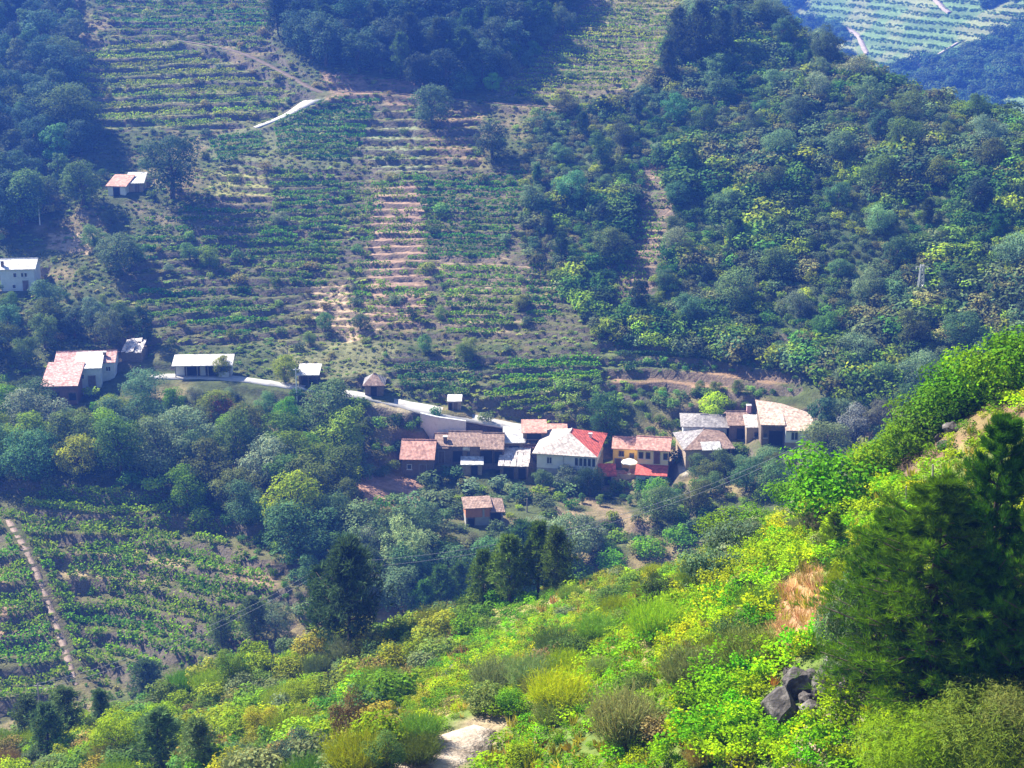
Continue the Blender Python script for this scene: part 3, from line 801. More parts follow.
slab([(-w / 2 - .15, -2.75, 1.95), (w / 2 + .1, -2.75, 1.95), (w / 2 + .1, -.02, 2.85), (-w / 2 - .15, -.02, 2.85)], .14).build('porch_roof', M['redtile'], t)
window(t, -.6, .5, .8, 1.1, -2.42); window(t, 1.5, .9, .5, .6, -2.42)
c = SITE['yellow'][0]
pz = float(zat(*(at(617, 467)[:2]))[0])
pc = at(621, 478) + np.array([0, 0, .55])
ter = thing('patio', 'reddish paved patio terrace in front of the yellow house', 'patio', pc)
MB().box(-3.2, 2.4, -1.0, 4.2, -2.2, .18).build('paving', M['pinktile'], ter); MB().box(-3.3, 2.5, -1.15, -1.003, -2.2, .5).build('parapet', M['tanstone'], ter)
pc2 = at(629, 476)
pa = thing('patio_umbrella', 'white square parasol over the patio beside the cream house', 'parasol', (pc2[0], pc2[1], pc[2] + .18))
MB().tube([(0, 0, 0), (0, 0, 2.3)], [.04, .035], 6).build('pole', M['metal'], pa)
ca = MB(); top = (0, 0, 2.75); rim = [(1.35 * math.cos(a), 1.35 * math.sin(a), 2.1) for a in np.linspace(0, 2 * math.pi, 9)[:-1]]
for i in range(8): ca.poly([rim[i], rim[(i + 1) % 8], top]); ca.poly([rim[i], (rim[i][0], rim[i][1], 1.93), (rim[(i + 1) % 8][0], rim[(i + 1) % 8][1], 1.93), rim[(i + 1) % 8]])
ca.build('canopy', M['white'], pa)
MB().tube([(0, 0, 0), (0, 0, .1)], [.35, .3], 8).build('base', M['concwall'], pa)
t, w, d = B('redshed', 'small shed with bright red roof at the foot of the patio', 'shed', 'red_roof_shed')
walls(t, w, d, 1.7, M['tanstone']); roof_mono(t, w, d, 1.75, 2.5, M['redtile'], ov=.25); opening(t, 0, 0, 1, 1.5, -.03)

# right-hand cluster
t, w, d = B('greyhip', 'pale walled house under a low grey hipped slate roof behind its darker neighbour')
walls(t, w, d, 2.7, M['bluewhite']); roof_hip(t, w, d, 2.75, 1.0, ('slate', 'slate', 'slate', 'slate'), .45, 'x')
for x in (-2.2, -1.1, .2): window(t, x, 1.3, .8, .9, -.03)
t, w, d = B('slatehip', 'stone house with brown-grey hipped slate roof and wooden balcony')
walls(t, w, d, 3.5, M['tanstone']); roof_hip(t, w, d, 3.55, 1.9, ('slate', 'oldtile', 'oldtile', 'slate'), .5, 'y', 4.4)
slab([(-1.2, -.75, 3.5), (2.0, -.75, 3.5), (2.0, 1.0, 4.35), (-1.2, 1.0, 4.35)], .1).build('pale_sheet', M['whitesheet'], t)
MB().box(.4, w / 2, -1.3, -.02, 1.5, 1.65).build('balcony_floor', M['wood'], t); railing(t, .4, w / 2, -1.25, 1.65, .9, 'greywood'); opening(t, 2.2, 1.66, 2.6, 1.9, -.03, 'balcony_doorway')
for x in (.45, w / 2 - .05): MB().box(x - .06, x + .06, -1.28, -1.16, -.8, 1.497).build('balcony_post', M['wood'], t)
door(t, -2.5, 0, 1, 2, -.03)
t, w, d = B('stonemid', 'stone outbuilding with brown tile roof and dark opening, behind the big tiled house', 'barn', 'stone_barn')
walls(t, w, d, 2.6, M['schist'], gable=1.1); roof_gable(t, w, d, 2.6, 1.25, M['oldtile'], .3); opening(t, .2, 0, 1.8, 1.9, -.03); chimney(t, w / 2 - .3, 3, 3.6, 1.3, .7, 'pink')
t, w, d = B('stonefront', 'narrow tan stone house with patched grey roof adjoining the big tiled house')
walls(t, w, d, 3.3, M['tanstone']); roof_mono(t, w, d, 3.35, 4.2, M['slab'], ov=.2); window(t, .3, 1.6, .7, .8, -.03, 'wood')
t, w, d = B('big', 'big house with broad pale terracotta tile roof and white front wing')
walls(t, w * .54, d - 3.6, 3.2, M['white'], x0=w / 2 - w * .54, name='wing_wall')
MB().box(w / 2 - w * .54 - .04, w / 2 + .04, -.05, 2, -1.2, 1.1).build('stone_plinth', M['tanstone'], t)
walls(t, w * .46, d - 2.2, 3.6, M['schist'], x0=-w / 2, y0=2.0, name='recessed_wall')
r = link('roof', None, t); hw = w / 2
slab([(-hw - .2, .9, 3.75), (hw - w * .54 + .05, .9, 3.75), (hw - w * .54 + .05, d - .5, 5.0), (-hw - .3, d + .5, 5.3)], .2).build('roof_slope', M['paletile'], r)
slab([(hw - w * .54 - .05, -.5, 3.3), (hw + .35, -.5, 3.3), (hw + .35, d - 3.2, 4.2), (hw - w * .54 - .05, d - .45, 5.05)], .2).build('roof_slope', M['paletile'], r)
window(t, 1.1, 1.5, 1.2, 1.4, -.04); window(t, 4.0, 1.6, .7, 1.1, -.04, 'brownframe'); opening(t, -hw + 2.4, 0, 2.2, 2.4, 1.97)
window(t, -hw + .7, 1.2, .6, .8, 1.97, 'wood'); MB().box(-.45, -.3, .7, .9, -.5, 3.6).build('porch_post', M['wood'], t); MB().box(-hw + .05, -hw + .2, 1.0, 1.2, -.5, 3.6).build('porch_post', M['wood'], t)
window(t, 3.0, 2.0, .8, 1.0, side=hw + .04)

# below the hamlet
t, w, d = B('brick', 'orange brick barn with dark sheet roof among trees below the village', 'barn', 'brick_barn')
walls(t, w, d, 1.3, M['greyrender'], name='lower_wall'); MB().box(-w / 2 - .02, w * .18, -.02, d, 1.3, 2.9).build('brick_wall', M['orange'], t)
roof_mono(t, w * .66, d, 2.95, 3.4, M['oldtile'], .3, x0=-w / 2); slab([(w * .17, -.5, 2.3), (w / 2 + .3, -.5, 2.1), (w / 2 + .3, d, 3.0), (w * .17, d, 3.3)], .12).build('side_roof', M['oldtile'], t)
opening(t, w * .3, 0, 1.5, 1.9, -.03); opening(t, -w * .36, 0, .9, 1.2, -.03); MB().box(-.3, 0, -.06, .06, 1.3, 2.9).build('pier', M['greyrender'], t)

# left cluster by the road
t, w, d = B('redlong', 'long barn with patchy red and pale sheet roof beside the road', 'barn', 'long_barn')
walls(t, w, d, 2.9, M['bluewhite'], gable=.8); roof_gable(t, w, d, 2.9, 1.0, M['rusty'], .35); chimney(t, w * .33, 1.5, 3.2, .9, .5)
window(t, w * .4, 1.1, .9, .9, -.03)
t, w, d = B('bluebarn', 'pale blue walled barn with light grey sheet roof in front of the long red roof', 'barn', 'rendered_barn')
walls(t, w, d, 3.6, M['bluewhite']); roof_mono(t, w, d, 3.6, 4.6, M['whitesheet'], .3); door(t, .6, 0, 1.1, 2.1, -.03); window(t, -1, 1.6, .8, .9, -.03)
t, w, d = B('rustbarn', 'dark brick barn with rusty pink sheet roof, lowest of the roadside barns', 'barn', 'rusty_roof_barn')
walls(t, w, d, 3.5, M['redbrown']); roof_mono(t, w, d, 3.5, 5.2, M['rusty'], .4); opening(t, -1, 0, 1.6, 2.2, -.03); opening(t, 2, .8, 1.1, 1.2, -.03)
t, w, d = B('ruin', 'ruined stone hut with collapsed grey stone roof behind the long red barn', 'ruin', 'stone_ruin')
walls(t, w, d, 1.7, M['schist']); r = link('roof', None, t)
for i in range(5):
    for j in range(4):
        x0 = -w / 2 + w * i / 5; y0 = -.2 + d * j / 4; z = 1.8 + .25 * j + random.uniform(-.12, .25)
        slab([(x0, y0, z), (x0 + w / 5, y0 + random.uniform(-.1, .1), z + random.uniform(-.15, .15)), (x0 + w / 5.2, y0 + d / 3.8, z + .3), (x0, y0 + d / 3.8, z + .25)], .08).build('roof_slab', M['slab'], r)
t, w, d = B('whitebarn', 'open fronted roadside barn with long bright white sheet roof', 'barn', 'white_roof_barn')
walls(t, w, d - 1.2, 2.25, M['concwall'], y0=1.2); roof_mono(t, w, d, 2.4, 3.1, M['whitesheet'], .35)
for i in range(6):
    MB().box(-.08, .08, -.08, .08, -.5, 2.3).build('post', M['greywood'], t, loc=(-w / 2 + .2 + (w - .4) * i / 5, .1, 0))
opening(t, -w * .2, 0, 2.4, 2.0, 1.17); opening(t, w * .15, 0, 2.0, 2.0, 1.17); MB().box(w * .28, w / 2 - .4, -.02, .02, -.6, 1.0).build('low_wall', M['concwall'], t)
t, w, d = B('roadshed', 'small open carport shed on posts with pale sheet roof beside the road', 'shed', 'open_shed')
roof_mono(t, w, d, 2.1, 2.7, M['whitesheet'], .3); MB().box(-w / 2, w / 2, d - .2, d, -.8, 2.4).build('back_wall', M['schist'], t); MB().box(-w / 2, -w / 2 + .2, 1.0, d - .203, -.8, 2.1).build('side_wall', M['schist'], t)
for x in (-w / 2 + .1, 0, w / 2 - .1): MB().box(x - .06, x + .06, 0, .12, -.6, 2.05).build('post', M['wood'], t)
t, w, d = B('hut', 'square stone hut with purple-grey pyramid roof beside the road', 'hut', 'stone_hut')
walls(t, w, d, 1.9, M['schist']); roof_hip(t, w, d, 1.95, 1.5, ('slate', 'oldtile', 'slate', 'slate'), .35, 'x', 1.7); opening(t, 0, 0, 1.0, 1.7, -.03)
t, w, d = B('littlehut', 'tiny vineyard hut with flat pale roof above the wide bend of the road', 'hut', 'vineyard_hut')
walls(t, w, d, 1.6, M['tanstone']); roof_mono(t, w, d, 1.62, 1.9, M['whitesheet'], .15); door(t, .2, 0, .7, 1.4, -.03); opening(t, -.7, 0, .5, 1.3, -.03)
t, w, d = B('lefthouse', 'pale two storey house with grey roof alone among trees on the slope')
walls(t, w, d, 4.3, M['bluewhite'], gable=.9); roof_gable(t, w, d, 4.3, 1.1, M['greysheet'], .35)
for x in (-.4, 1.0, 1.5): window(t, x, 2.6, .7, .9, -.03)
window(t, -.7, .5, .7, .8, -.03); door(t, 1.4, 0, .9, 1.9, -.03); chimney(t, -w / 2 + .4, 1, 4.5, 1.0, .5)
t, w, d = B('shedred', 'little field barn with faded red roof under the big dark tree', 'barn', 'field_barn')
walls(t, w, d, 2.1, M['white']); roof_mono(t, w, d, 2.15, 3.4, M['pinktile'], .35); opening(t, 0, 0, 1.2, 1.7, -.03)
t, w, d = B('shedgrey', 'little field barn with grey sheet roof adjoining the faded red one', 'barn', 'field_barn')
walls(t, w, d, 1.9, M['tanstone']); roof_mono(t, w, d, 1.95, 3.1, M['greysheet'], .35); door(t, .5, 0, .9, 1.6, -.03)

# ------------------------------------------------------------------ retaining wall of the wide bend
wm = MB()
for i, j in zip(WSEL[:-1], WSEL[1:]):
    q = []
    for k in (i, j):
        c = WALLP[k]; o1 = WNRM[k] * (WALLW[k] / 2 + .5); o0 = WNRM[k] * (WALLW[k] / 2 + .08)
        q.append(((c[0] + o1[0], c[1] + o1[1]), (c[0] + o0[0], c[1] + o0[1]), c[2] - WHT[k] - 1.2, c[2] + .3))
    (a1, a0, az0, az1), (b1, b0, bz0, bz1) = q
    wm.hexa([(*a1, az0), (*b1, bz0), (*b0, bz0), (*a0, az0), (*a1, az1), (*b1, bz1), (*b0, bz1), (*a0, az1)])
tag(wm.build('retaining_wall', M['concwall']), 'pale grey curved concrete retaining wall below the wide bend of the road', 'wall')
# ------------------------------------------------------------------ foliage building
def unit(v): return v / (np.linalg.norm(v, axis=-1, keepdims=True) + 1e-9)

def kites(c, nrm, size, asp, r, roll=None, axis=None, cup=0.0):
    """leaf faces: kite quads at centres c with normals nrm; axis = preferred leaf direction"""
    n = len(c); nrm = unit(nrm)
    a = r.normal(size=(n, 3)) if axis is None else axis + 0.0
    a = unit(a - nrm * (a * nrm).sum(1, keepdims=True)); b = np.cross(nrm, a)
    s = np.broadcast_to(np.asarray(size), (n,))[:, None]; w = s * asp
    v = np.stack([c - a * s * 0.5, c + b * w * 0.5 - a * s * 0.05 + nrm * cup * s, c + a * s * 0.5, c - b * w * 0.5 - a * s * 0.05 + nrm * cup * s], 1)
    return v.reshape(-1, 3)

def quads_of(v): return np.arange(len(v)).reshape(-1, 4)

def lobed_crown(r, lobes, nleaf, size, asp=0.7, out=0.7, base=(1, 1, 1), var=0.25, lvar=0.15, shell=(0.72, 1.08), down=0.55):
    """leaves on the shells of lobes [(centre, radius, zsquash)] ; returns verts, tint"""
    lb = np.array([[*c, rad, sq] for c, rad, sq in lobes]); wts = lb[:, 3] ** 2; wts /= wts.sum()
    k = r.choice(len(lb), nleaf, p=wts)
    d = unit(r.normal(size=(nleaf, 3))); low = d[:, 2] < -0.15; flip = low & (r.random(nleaf) < down); d[flip, 2] *= -1
    rad = lb[k, 3] * (shell[0] + (shell[1] - shell[0]) * r.random(nleaf) ** 0.7)
    # lumpy lobes
    rad *= 1 + 0.22 * np.sin(d[:, 0] * 7 + k) * np.sin(d[:, 1] * 6 + 2 * k) + 0.12 * np.sin(d[:, 2] * 11 + k * 3)
    c = lb[k, :3] + d * rad[:, None] * np.stack([np.ones(nleaf), np.ones(nleaf), lb[k, 4]], 1)
    nrm = unit(d * out + r.normal(size=(nleaf, 3)) * (1 - out) * 1.1 + np.array([0, 0, 0.25]))
    s = size * (0.7 + 0.6 * r.random(nleaf))
    v = kites(c, nrm, s, asp, r)
    br = (1 + lvar * r.normal(size=len(lb)))[k] * (1 + var * (r.random(nleaf) - 0.5) * 2)
    hue = r.normal(size=nleaf) * 0.06
    t = np.asarray(base) * np.stack([br * (1 + hue), br, br * (1 - hue)], 1)
    return v, np.repeat(np.clip(t, 0, 2), 4, 0)

def tree_limbs(r, lobes, hcrown, rbase, n=6):
    m = MB(); top = Vector((r.normal() * .02, r.normal() * .02, hcrown))
    mid = Vector((r.normal() * .03, r.normal() * .03, hcrown * .5))
    m.tube([(0, 0, -0.05), mid, top], [rbase * 1.25, rbase * .85, rbase * .5], 7)
    for c, rad, sq in lobes:
        z0 = hcrown * r.uniform(.45, .95); p0 = Vector((0, 0, z0)) + (mid * .5)
        p0.z = z0; c = Vector(c); q = p0.lerp(c, .55) + Vector((r.normal() * .02, r.normal() * .02, .02))
        m.tube([p0, q, c], [rbase * .45, rbase * .28, rbase * .08], 5)
    return m

def make_broadleaf(seed, kind='round', nleaf=2200, size=0.05, nl=11):
    """unit-height tree: crown mesh, trunk mesh"""
    r = np.random.default_rng(seed); lobes = []
    if kind == 'round': cz, rx, rz, lo = .54, .36, .42, .30
    elif kind == 'tall': cz, rx, rz, lo = .53, .23, .46, .22
    elif kind == 'wide': cz, rx, rz, lo = .52, .46, .42, .30
    lobes.append(((0, 0, cz), rx * .62, rz / rx))
    for i in range(nl):
        a = i * 2.4 + r.random() * .8; u = r.uniform(-.75, .95); q = math.sqrt(max(0.05, 1 - u * u))
        p = (rx * .72 * q * math.cos(a), rx * .72 * q * math.sin(a), cz + rz * .72 * u)
        k_ = r.uniform(.85, 1.3); lobes.append(((p[0] * k_, p[1] * k_, p[2]), rx * r.uniform(.22, .50), r.uniform(.7, 1.0)))
    for i in range(5):
        a = i * 1.26 + r.random() * .6; lobes.append(((rx * .55 * math.cos(a), rx * .55 * math.sin(a), r.uniform(.17, .30)), rx * r.uniform(.34, .48), .9))
    v, t = lobed_crown(r, lobes, nleaf, size, lvar=.12)
    v[:, 2] = np.maximum(v[:, 2], .0)
    cm = mesh_np('crown', v, quads_of(v), t, M['leaf'])
    tm = tree_limbs(r, lobes[1::2], .52, .032).mesh('trunk', M['bark'], True)
    return cm, tm

def make_shrub(seed, nleaf=700, size=0.11, nl=8, mat='leaf', flat=0.75, asp=.7):
    """unit-height bush, about as wide as high; single crown touching the ground"""
    r = np.random.default_rng(seed); lobes = [((0, 0, .42), .40, 1.0)]
    for i in range(nl):
        a = i * 2.4 + r.random(); rr = r.uniform(.18, .42); z = r.uniform(.22, .72)
        lobes.append(((rr * math.cos(a), rr * math.sin(a), z * (1.05 - rr * .5)), r.uniform(.18, .30), r.uniform(.8, 1.05)))
    v, t = lobed_crown(r, lobes, nleaf, size, asp, lvar=.14)
    v[:, 2] = np.maximum(v[:, 2], -.03)
    return v, t

def tufts(r, tips, dirs, nn, length, asp, spread=.8):
    """needle tufts: nn narrow faces fanning from each tip"""
    k = len(tips); T = np.repeat(tips, nn, 0); D = np.repeat(dirs, nn, 0)
    d = unit(D + r.normal(size=(k * nn, 3)) * spread); L = length * (.7 + .6 * r.random(k * nn))
    nrm = unit(np.cross(d, r.normal(size=(k * nn, 3))))
    return kites(T + d * (L * .5)[:, None], nrm, L, asp, r, axis=d)

def make_pine(seed, whorls=13, per=5, ntuft=9, nn=7, length=.075, asp=.22, lo=.16, width=.27, open_=0.0, f0=.25, cone=0.0, fuzz=.17, spread=.8, upr=.9):
    """unit-height pine: trunk with branches, needle crown"""
    r = np.random.default_rng(seed); m = MB(); bend = r.normal(size=2) * .02
    spine = lambda z: Vector((bend[0] * math.sin(z * 3), bend[1] * math.sin(z * 2.4), z))
    m.tube([spine(z) for z in (-.04, .25, .5, .75, .98)], [.024, .019, .014, .008, .003], 7)
    tips = []; dirs = []
    for w in range(whorls):
        z = lo + (0.97 - lo) * (w / (whorls - 1)) ** .92
        prof = width * (math.sin(min(1, (1 - z) / (1 - lo) * 1.0 + .08) * math.pi * .62)) * r.uniform(.75, 1.15)
        if cone: prof = (width * (1 - (z - lo) / (1 - lo)) ** cone + .015) * r.uniform(.8, 1.12)
        for b in range(per):
            if r.random() < open_: continue
            a = w * 1.3 + b * 2 * math.pi / per + r.normal() * .3; L = prof * r.uniform(.65, 1.2)
            p0 = spine(z); up = r.uniform(.12, .45) + z * .35
            e = p0 + Vector((math.cos(a), math.sin(a), up)) * L; mid = p0.lerp(e, .55) - Vector((0, 0, L * .10))
            m.tube([p0, mid, e], [.006 * (1.3 - z), .004, .0015], 4)
            for k in range(ntuft):
                f = r.uniform(f0, 1.0); q = (p0.lerp(mid, f / .55) if f < .55 else mid.lerp(e, (f - .55) / .45))
                off = r.normal(size=3) * L * fuzz * (1.1 - f * .4)
                tips.append(np.array(q) + off); dirs.append(unit(np.array([math.cos(a), math.sin(a), upr]) + r.normal(size=3) * .35))
    for k in range(8): tips.append(np.array(spine(.9 + .1 * k / 8))); dirs.append(np.array([r.normal() * .3, r.normal() * .3, 1.0]))
    tips = np.array(tips); dirs = np.array(dirs)
    v = tufts(r, tips, dirs, nn, length, asp, spread)
    br = np.repeat(1 + .22 * r.normal(size=len(tips)), nn) * (1 + .15 * r.normal(size=len(tips) * nn))
    t = np.repeat(np.stack([br, br, br], 1), 4, 0)
    return mesh_np('crown', v, quads_of(v), np.clip(t, .3, 1.8), M['needle']), m.mesh('trunk', M['bark'], True)

def make_broom(seed, nst=1700, length=.60, asp=.014, lean=.55):
    """unit-height broom: fountain of fine upright stems"""
    r = np.random.default_rng(seed)
    a = r.random(nst) * 2 * math.pi; q = np.sqrt(r.random(nst)) * .34
    base = np.stack([q * np.cos(a), q * np.sin(a), r.random(nst) * .25], 1)
    d = unit(np.stack([np.cos(a) * q * 2 * lean + r.normal(size=nst) * .22, np.sin(a) * q * 2 * lean + r.normal(size=nst) * .22, np.ones(nst)], 1))
    L = length * (.55 + .65 * r.random(nst))
    c = base + d * (L * .5)[:, None]
    v = kites(c, unit(np.cross(d, r.normal(size=(nst, 3)))), L, asp, r, axis=d)
    # side shoots
    n2_ = nst * 3; k = r.integers(0, nst, n2_); f = r.uniform(.35, .95, n2_); c2 = base[k] + d[k] * (L[k] * f)[:, None]
    d2 = unit(d[k] + r.normal(size=(n2_, 3)) * .55); L2 = .10 * (.6 + .8 * r.random(n2_))
    v2 = kites(c2 + d2 * (L2 * .5)[:, None], unit(np.cross(d2, r.normal(size=(n2_, 3)))), L2, .09, r, axis=d2)
    v = np.concatenate([v, v2]); n = len(v) // 4
    br = 1 + .3 * (r.random(n) - .5) * 2
    return v, np.repeat(np.stack([br * (1 + r.normal(size=n) * .08), br, br], 1), 4, 0)

def make_vine(seed, nleaf=520, size=.082, h=.9):
    """a single vine: sprawling shoots of broad leaves, about 1.3 m across and h high (metres)"""
    r = np.random.default_rng(seed); cs = []; ns = []
    for s in range(9):
        a = r.random() * 2 * math.pi; L = r.uniform(.35, .85); rise = r.uniform(.2, .95)
        f = r.random(nleaf // 9) ** .7
        p = np.stack([np.cos(a) * L * f, np.sin(a) * L * f, h * (.25 + rise * .8 * np.sin(f * 2.2))], 1) + r.normal(size=(len(f), 3)) * .09
        cs.append(p); ns.append(r.normal(size=(len(f), 3)) * .55 + np.array([0, 0, .9]))
    c = np.concatenate(cs); nrm = np.concatenate(ns); n = len(c)
    v = kites(c, nrm, size * (.6 + .8 * r.random(n)), .95, r, cup=.08)
    br = 1 + .3 * (r.random(n) - .5) * 2; hue = r.normal(size=n) * .05
    v[:, 2] = np.maximum(v[:, 2], .02)
    return v, np.repeat(np.clip(np.stack([br * (1 + hue), br, br * (1 - hue)], 1), .2, 2), 4, 0)

def make_tuft(seed, n=26, h=1.0, asp=.07, lean=.5):
    r = np.random.default_rng(seed); a = r.random(n) * 2 * math.pi
    d = unit(np.stack([np.cos(a) * lean * r.random(n), np.sin(a) * lean * r.random(n), np.ones(n)], 1)); L = h * (.5 + .6 * r.random(n))
    b = np.stack([np.cos(a) * .18 * r.random(n), np.sin(a) * .18 * r.random(n), np.zeros(n)], 1)
    v = kites(b + d * (L * .5)[:, None], unit(np.cross(d, r.normal(size=(n, 3)))), L, asp, r, axis=d)
    br = 1 + .3 * (r.random(n) - .5) * 2
    return v, np.repeat(np.stack([br, br, br], 1), 4, 0)

def merge(protos, pos, scale, rotz, tint, pick):
    """many small plants as one mesh: protos [(v,t)], arrays of positions, scales (n,3), rotations, colours"""
    V = []; T = []
    for i, (v, t) in enumerate(protos):
        k = np.where(pick == i)[0]
        if not len(k): continue
        c, s = np.cos(rotz[k])[:, None], np.sin(rotz[k])[:, None]
        x = (v[None, :, 0] * c - v[None, :, 1] * s) * scale[k, 0:1] + pos[k, 0:1]
        y = (v[None, :, 0] * s + v[None, :, 1] * c) * scale[k, 1:2] + pos[k, 1:2]
        z = v[None, :, 2] * scale[k, 2:3] + pos[k, 2:3]
        V.append(np.stack([x, y, z], -1).reshape(-1, 3)); T.append((t[None] * tint[k][:, None, :]).reshape(-1, 3))
    return np.concatenate(V), np.concatenate(T)

PROTO = {}
def stuff(name, key, pos, scale, rotz, tint, pick, label, cat, mat='leaf'):
    """uncountable cover: points with plant instances, one object"""
    n = len(pos); me = bpy.data.meshes.new(name); me.vertices.add(n)
    me.vertices.foreach_set("co", np.ascontiguousarray(pos, np.float32).ravel())
    def attr(nm, ty, arr, fld):
        a = me.attributes.new(nm, ty, 'POINT'); a.data.foreach_set(fld, np.ascontiguousarray(arr).ravel())
    attr('iscale', 'FLOAT_VECTOR', scale.astype(np.float32), 'vector')
    attr('irot', 'FLOAT_VECTOR', np.stack([rotz * 0, rotz * 0, rotz], 1).astype(np.float32), 'vector')
    attr('itint', 'FLOAT_COLOR', np.c_[tint, np.ones(n)].astype(np.float32), 'color')
    attr('pick', 'INT', pick.astype(np.int32), 'value')
    o = link(name, me, kind='stuff')
    g = bpy.data.node_groups.new(name, 'GeometryNodeTree')
    g.interface.new_socket('Geometry', in_out='INPUT', socket_type='NodeSocketGeometry'); g.interface.new_socket('Geometry', in_out='OUTPUT', socket_type='NodeSocketGeometry')
    L = g.links.new; gi = g.nodes.new('NodeGroupInput'); go = g.nodes.new('NodeGroupOutput'); jn = g.nodes.new('GeometryNodeJoinGeometry')
    def named(nm, ty):
        a = g.nodes.new('GeometryNodeInputNamedAttribute'); a.data_type = ty; a.inputs[0].default_value = nm; return a.outputs[0]
    rt, sl, pk = named('irot', 'FLOAT_VECTOR'), named('iscale', 'FLOAT_VECTOR'), named('pick', 'INT')
    for k, (v, t) in enumerate(SH[key]):
        if (key, k) not in PROTO: PROTO[key, k] = bpy.data.objects.new('plant', mesh_np('plant', v, quads_of(v), t, M['leafinst']))
        oi = g.nodes.new('GeometryNodeObjectInfo'); oi.inputs['Object'].default_value = PROTO[key, k]
        cp = g.nodes.new('FunctionNodeCompare'); cp.data_type = 'INT'; cp.operation = 'EQUAL'; L(pk, cp.inputs[2]); cp.inputs[3].default_value = k
        ip = g.nodes.new('GeometryNodeInstanceOnPoints')
        L(gi.outputs[0], ip.inputs['Points']); L(cp.outputs[0], ip.inputs['Selection']); L(oi.outputs['Geometry'], ip.inputs['Instance'])
        L(rt, ip.inputs['Rotation']); L(sl, ip.inputs['Scale']); L(ip.outputs[0], jn.inputs[0])
    L(jn.outputs[0], go.inputs[0])
    md = o.modifiers.new('plants', 'NODES'); md.node_group = g
    return tag(o, label, cat)

def stuff_joined(name, protos, pos, scale, rotz, tint, pick, label, cat, mat='leaf'):
    v, t = merge(protos, pos, scale, rotz, tint, pick)
    o = link(name, mesh_np(name, v, quads_of(v), t, M[mat]), kind='stuff')
    return tag(o, label, cat)

PR = {}
PR['round'] = [make_broadleaf(s, 'round', 5500, .032, 15) for s in (1, 2, 3)]
PR['tall'] = [make_broadleaf(s, 'tall', 4500, .030, 14) for s in (4, 5)]
PR['wide'] = [make_broadleaf(s, 'wide', 6000, .034, 15) for s in (6, 7)]
PR['fine'] = [make_broadleaf(s, 'round', 9000, .024, 18) for s in (8, 9)]
PR['pine'] = [make_pine(s, 13, 5, 10, 9, .075, .15) for s in (11, 12, 13)]
PR['stonepine'] = [make_pine(s, 12, 6, 16, 9, .07, .14, .30, .32, .12) for s in (14, 15)]
PR['heropine'] = [make_pine(s, 17, 8, 36, 16, .034, .06, .04, .34, .06, .32, .75, .085, .42, 1.7) for s in (16, 17)]
SH = {}
SH['shrub'] = [make_shrub(s, 520, .12) for s in (21, 22, 23)]
SH['mid'] = [make_shrub(s, 1500, .075, 12) for s in (51, 52, 53, 54)]
SH['needlebush'] = [make_shrub(s, 17000, .05, 18, asp=.14) for s in (61, 62)]
SH['small'] = [make_shrub(s, 480, .115, 9) for s in (24, 25, 26, 27)]
SH['fine'] = [make_shrub(s, 4200, .048, 14) for s in (28, 29)]
SH['clump'] = [make_shrub(s, 70, .26, 5) for s in (44, 45, 46)]
SH['feather'] = [make_tuft(s, 60, 1.0, .035, .9) for s in (47, 48)]
SH['weed'] = [make_shrub(s, 300, .105, 8) for s in (41, 42, 43)]
SH['broom'] = [make_broom(s) for s in (31, 32)]
SH['vine'] = [make_vine(s) for s in (33, 34, 35)]
SH['tuft'] = [make_tuft(s) for s in (36, 37)]
SH['fern'] = [make_tuft(s, 22, 1.0, .22, 1.1) for s in (38, 39)]
SHM = {k: [mesh_np(k, v, quads_of(v), t, M['leaf']) for v, t in lst] for k, lst in SH.items()}

FOL = 1.45
def set_color(o, c): o.color = (c[0] * FOL, c[1] * FOL, c[2] * FOL, 1.0)

def tree(kind, p, h, wr=1.0, color=(.08, .12, .04), label='', group=None, name='tree', cat='tree', parts=True):
    """tree standing at p, h metres high; wr widens the crown"""
    cm, tm = random.choice(PR[kind])
    t = thing(name, label, cat, (p[0], p[1], p[2] - .05), random.uniform(0, 6.28), group)
    t.scale = (h * wr * random.uniform(.85, 1.2), h * wr * random.uniform(.85, 1.2), h)
    c = link('crown', cm, t); set_color(c, color)
    link('trunk', tm, t)
    return t

def bush(kind, p, h, wr=1.0, color=(.08, .12, .04), label='', group=None, name='bush', cat='bush'):
    me = random.choice(SHM[kind])
    o = link(name, me, None, (p[0], p[1], p[2] - .04), random.uniform(0, 6.28), (h * wr, h * wr, h), label=label, category=cat)
    if group: o['group'] = group
    set_color(o, color)
    return o

def jit(c, a=.15):
    b = random.uniform(1 - a, 1 + a)
    return tuple(max(0.004, x * b * random.uniform(1 - a * .5, 1 + a * .5)) for x in c)

def poisson(poly, spacing, holes=(), maxn=4000, seed=0, far=True, wmin=0):
    """points of the land seen inside a pixel polygon, at least spacing metres apart on the ground"""
    r = np.random.default_rng(seed + 100); xs = [a for a, b in poly]; ys = [b for a, b in poly]
    n = max(maxn * 9, 9000)
    px = r.uniform(min(xs), max(xs), n); py = r.uniform(min(ys), max(ys), n)
    ok = inpoly(px, py, poly)
    for hpoly in holes: ok &= ~inpoly(px, py, hpoly)
    px, py = px[ok], py[ok]
    q = cast(px, py); good = ~np.isnan(q[:, 0]) & ((q[:, 1] > 180) if far else (q[:, 1] < 165))
    q = q[good]; cell = {}; out = []
    for p in q:
        k = (int(p[0] // spacing), int(p[1] // spacing)); bad = False
        for i in (-1, 0, 1):
            for j in (-1, 0, 1):
                for o in cell.get((k[0] + i, k[1] + j), ()):
                    if (o[0] - p[0]) ** 2 + (o[1] - p[1]) ** 2 < spacing * spacing: bad = True
        if bad: continue
        cell.setdefault(k, []).append(p); out.append(p)
        if len(out) >= maxn: break
    return np.array(out).reshape(-1, 3)
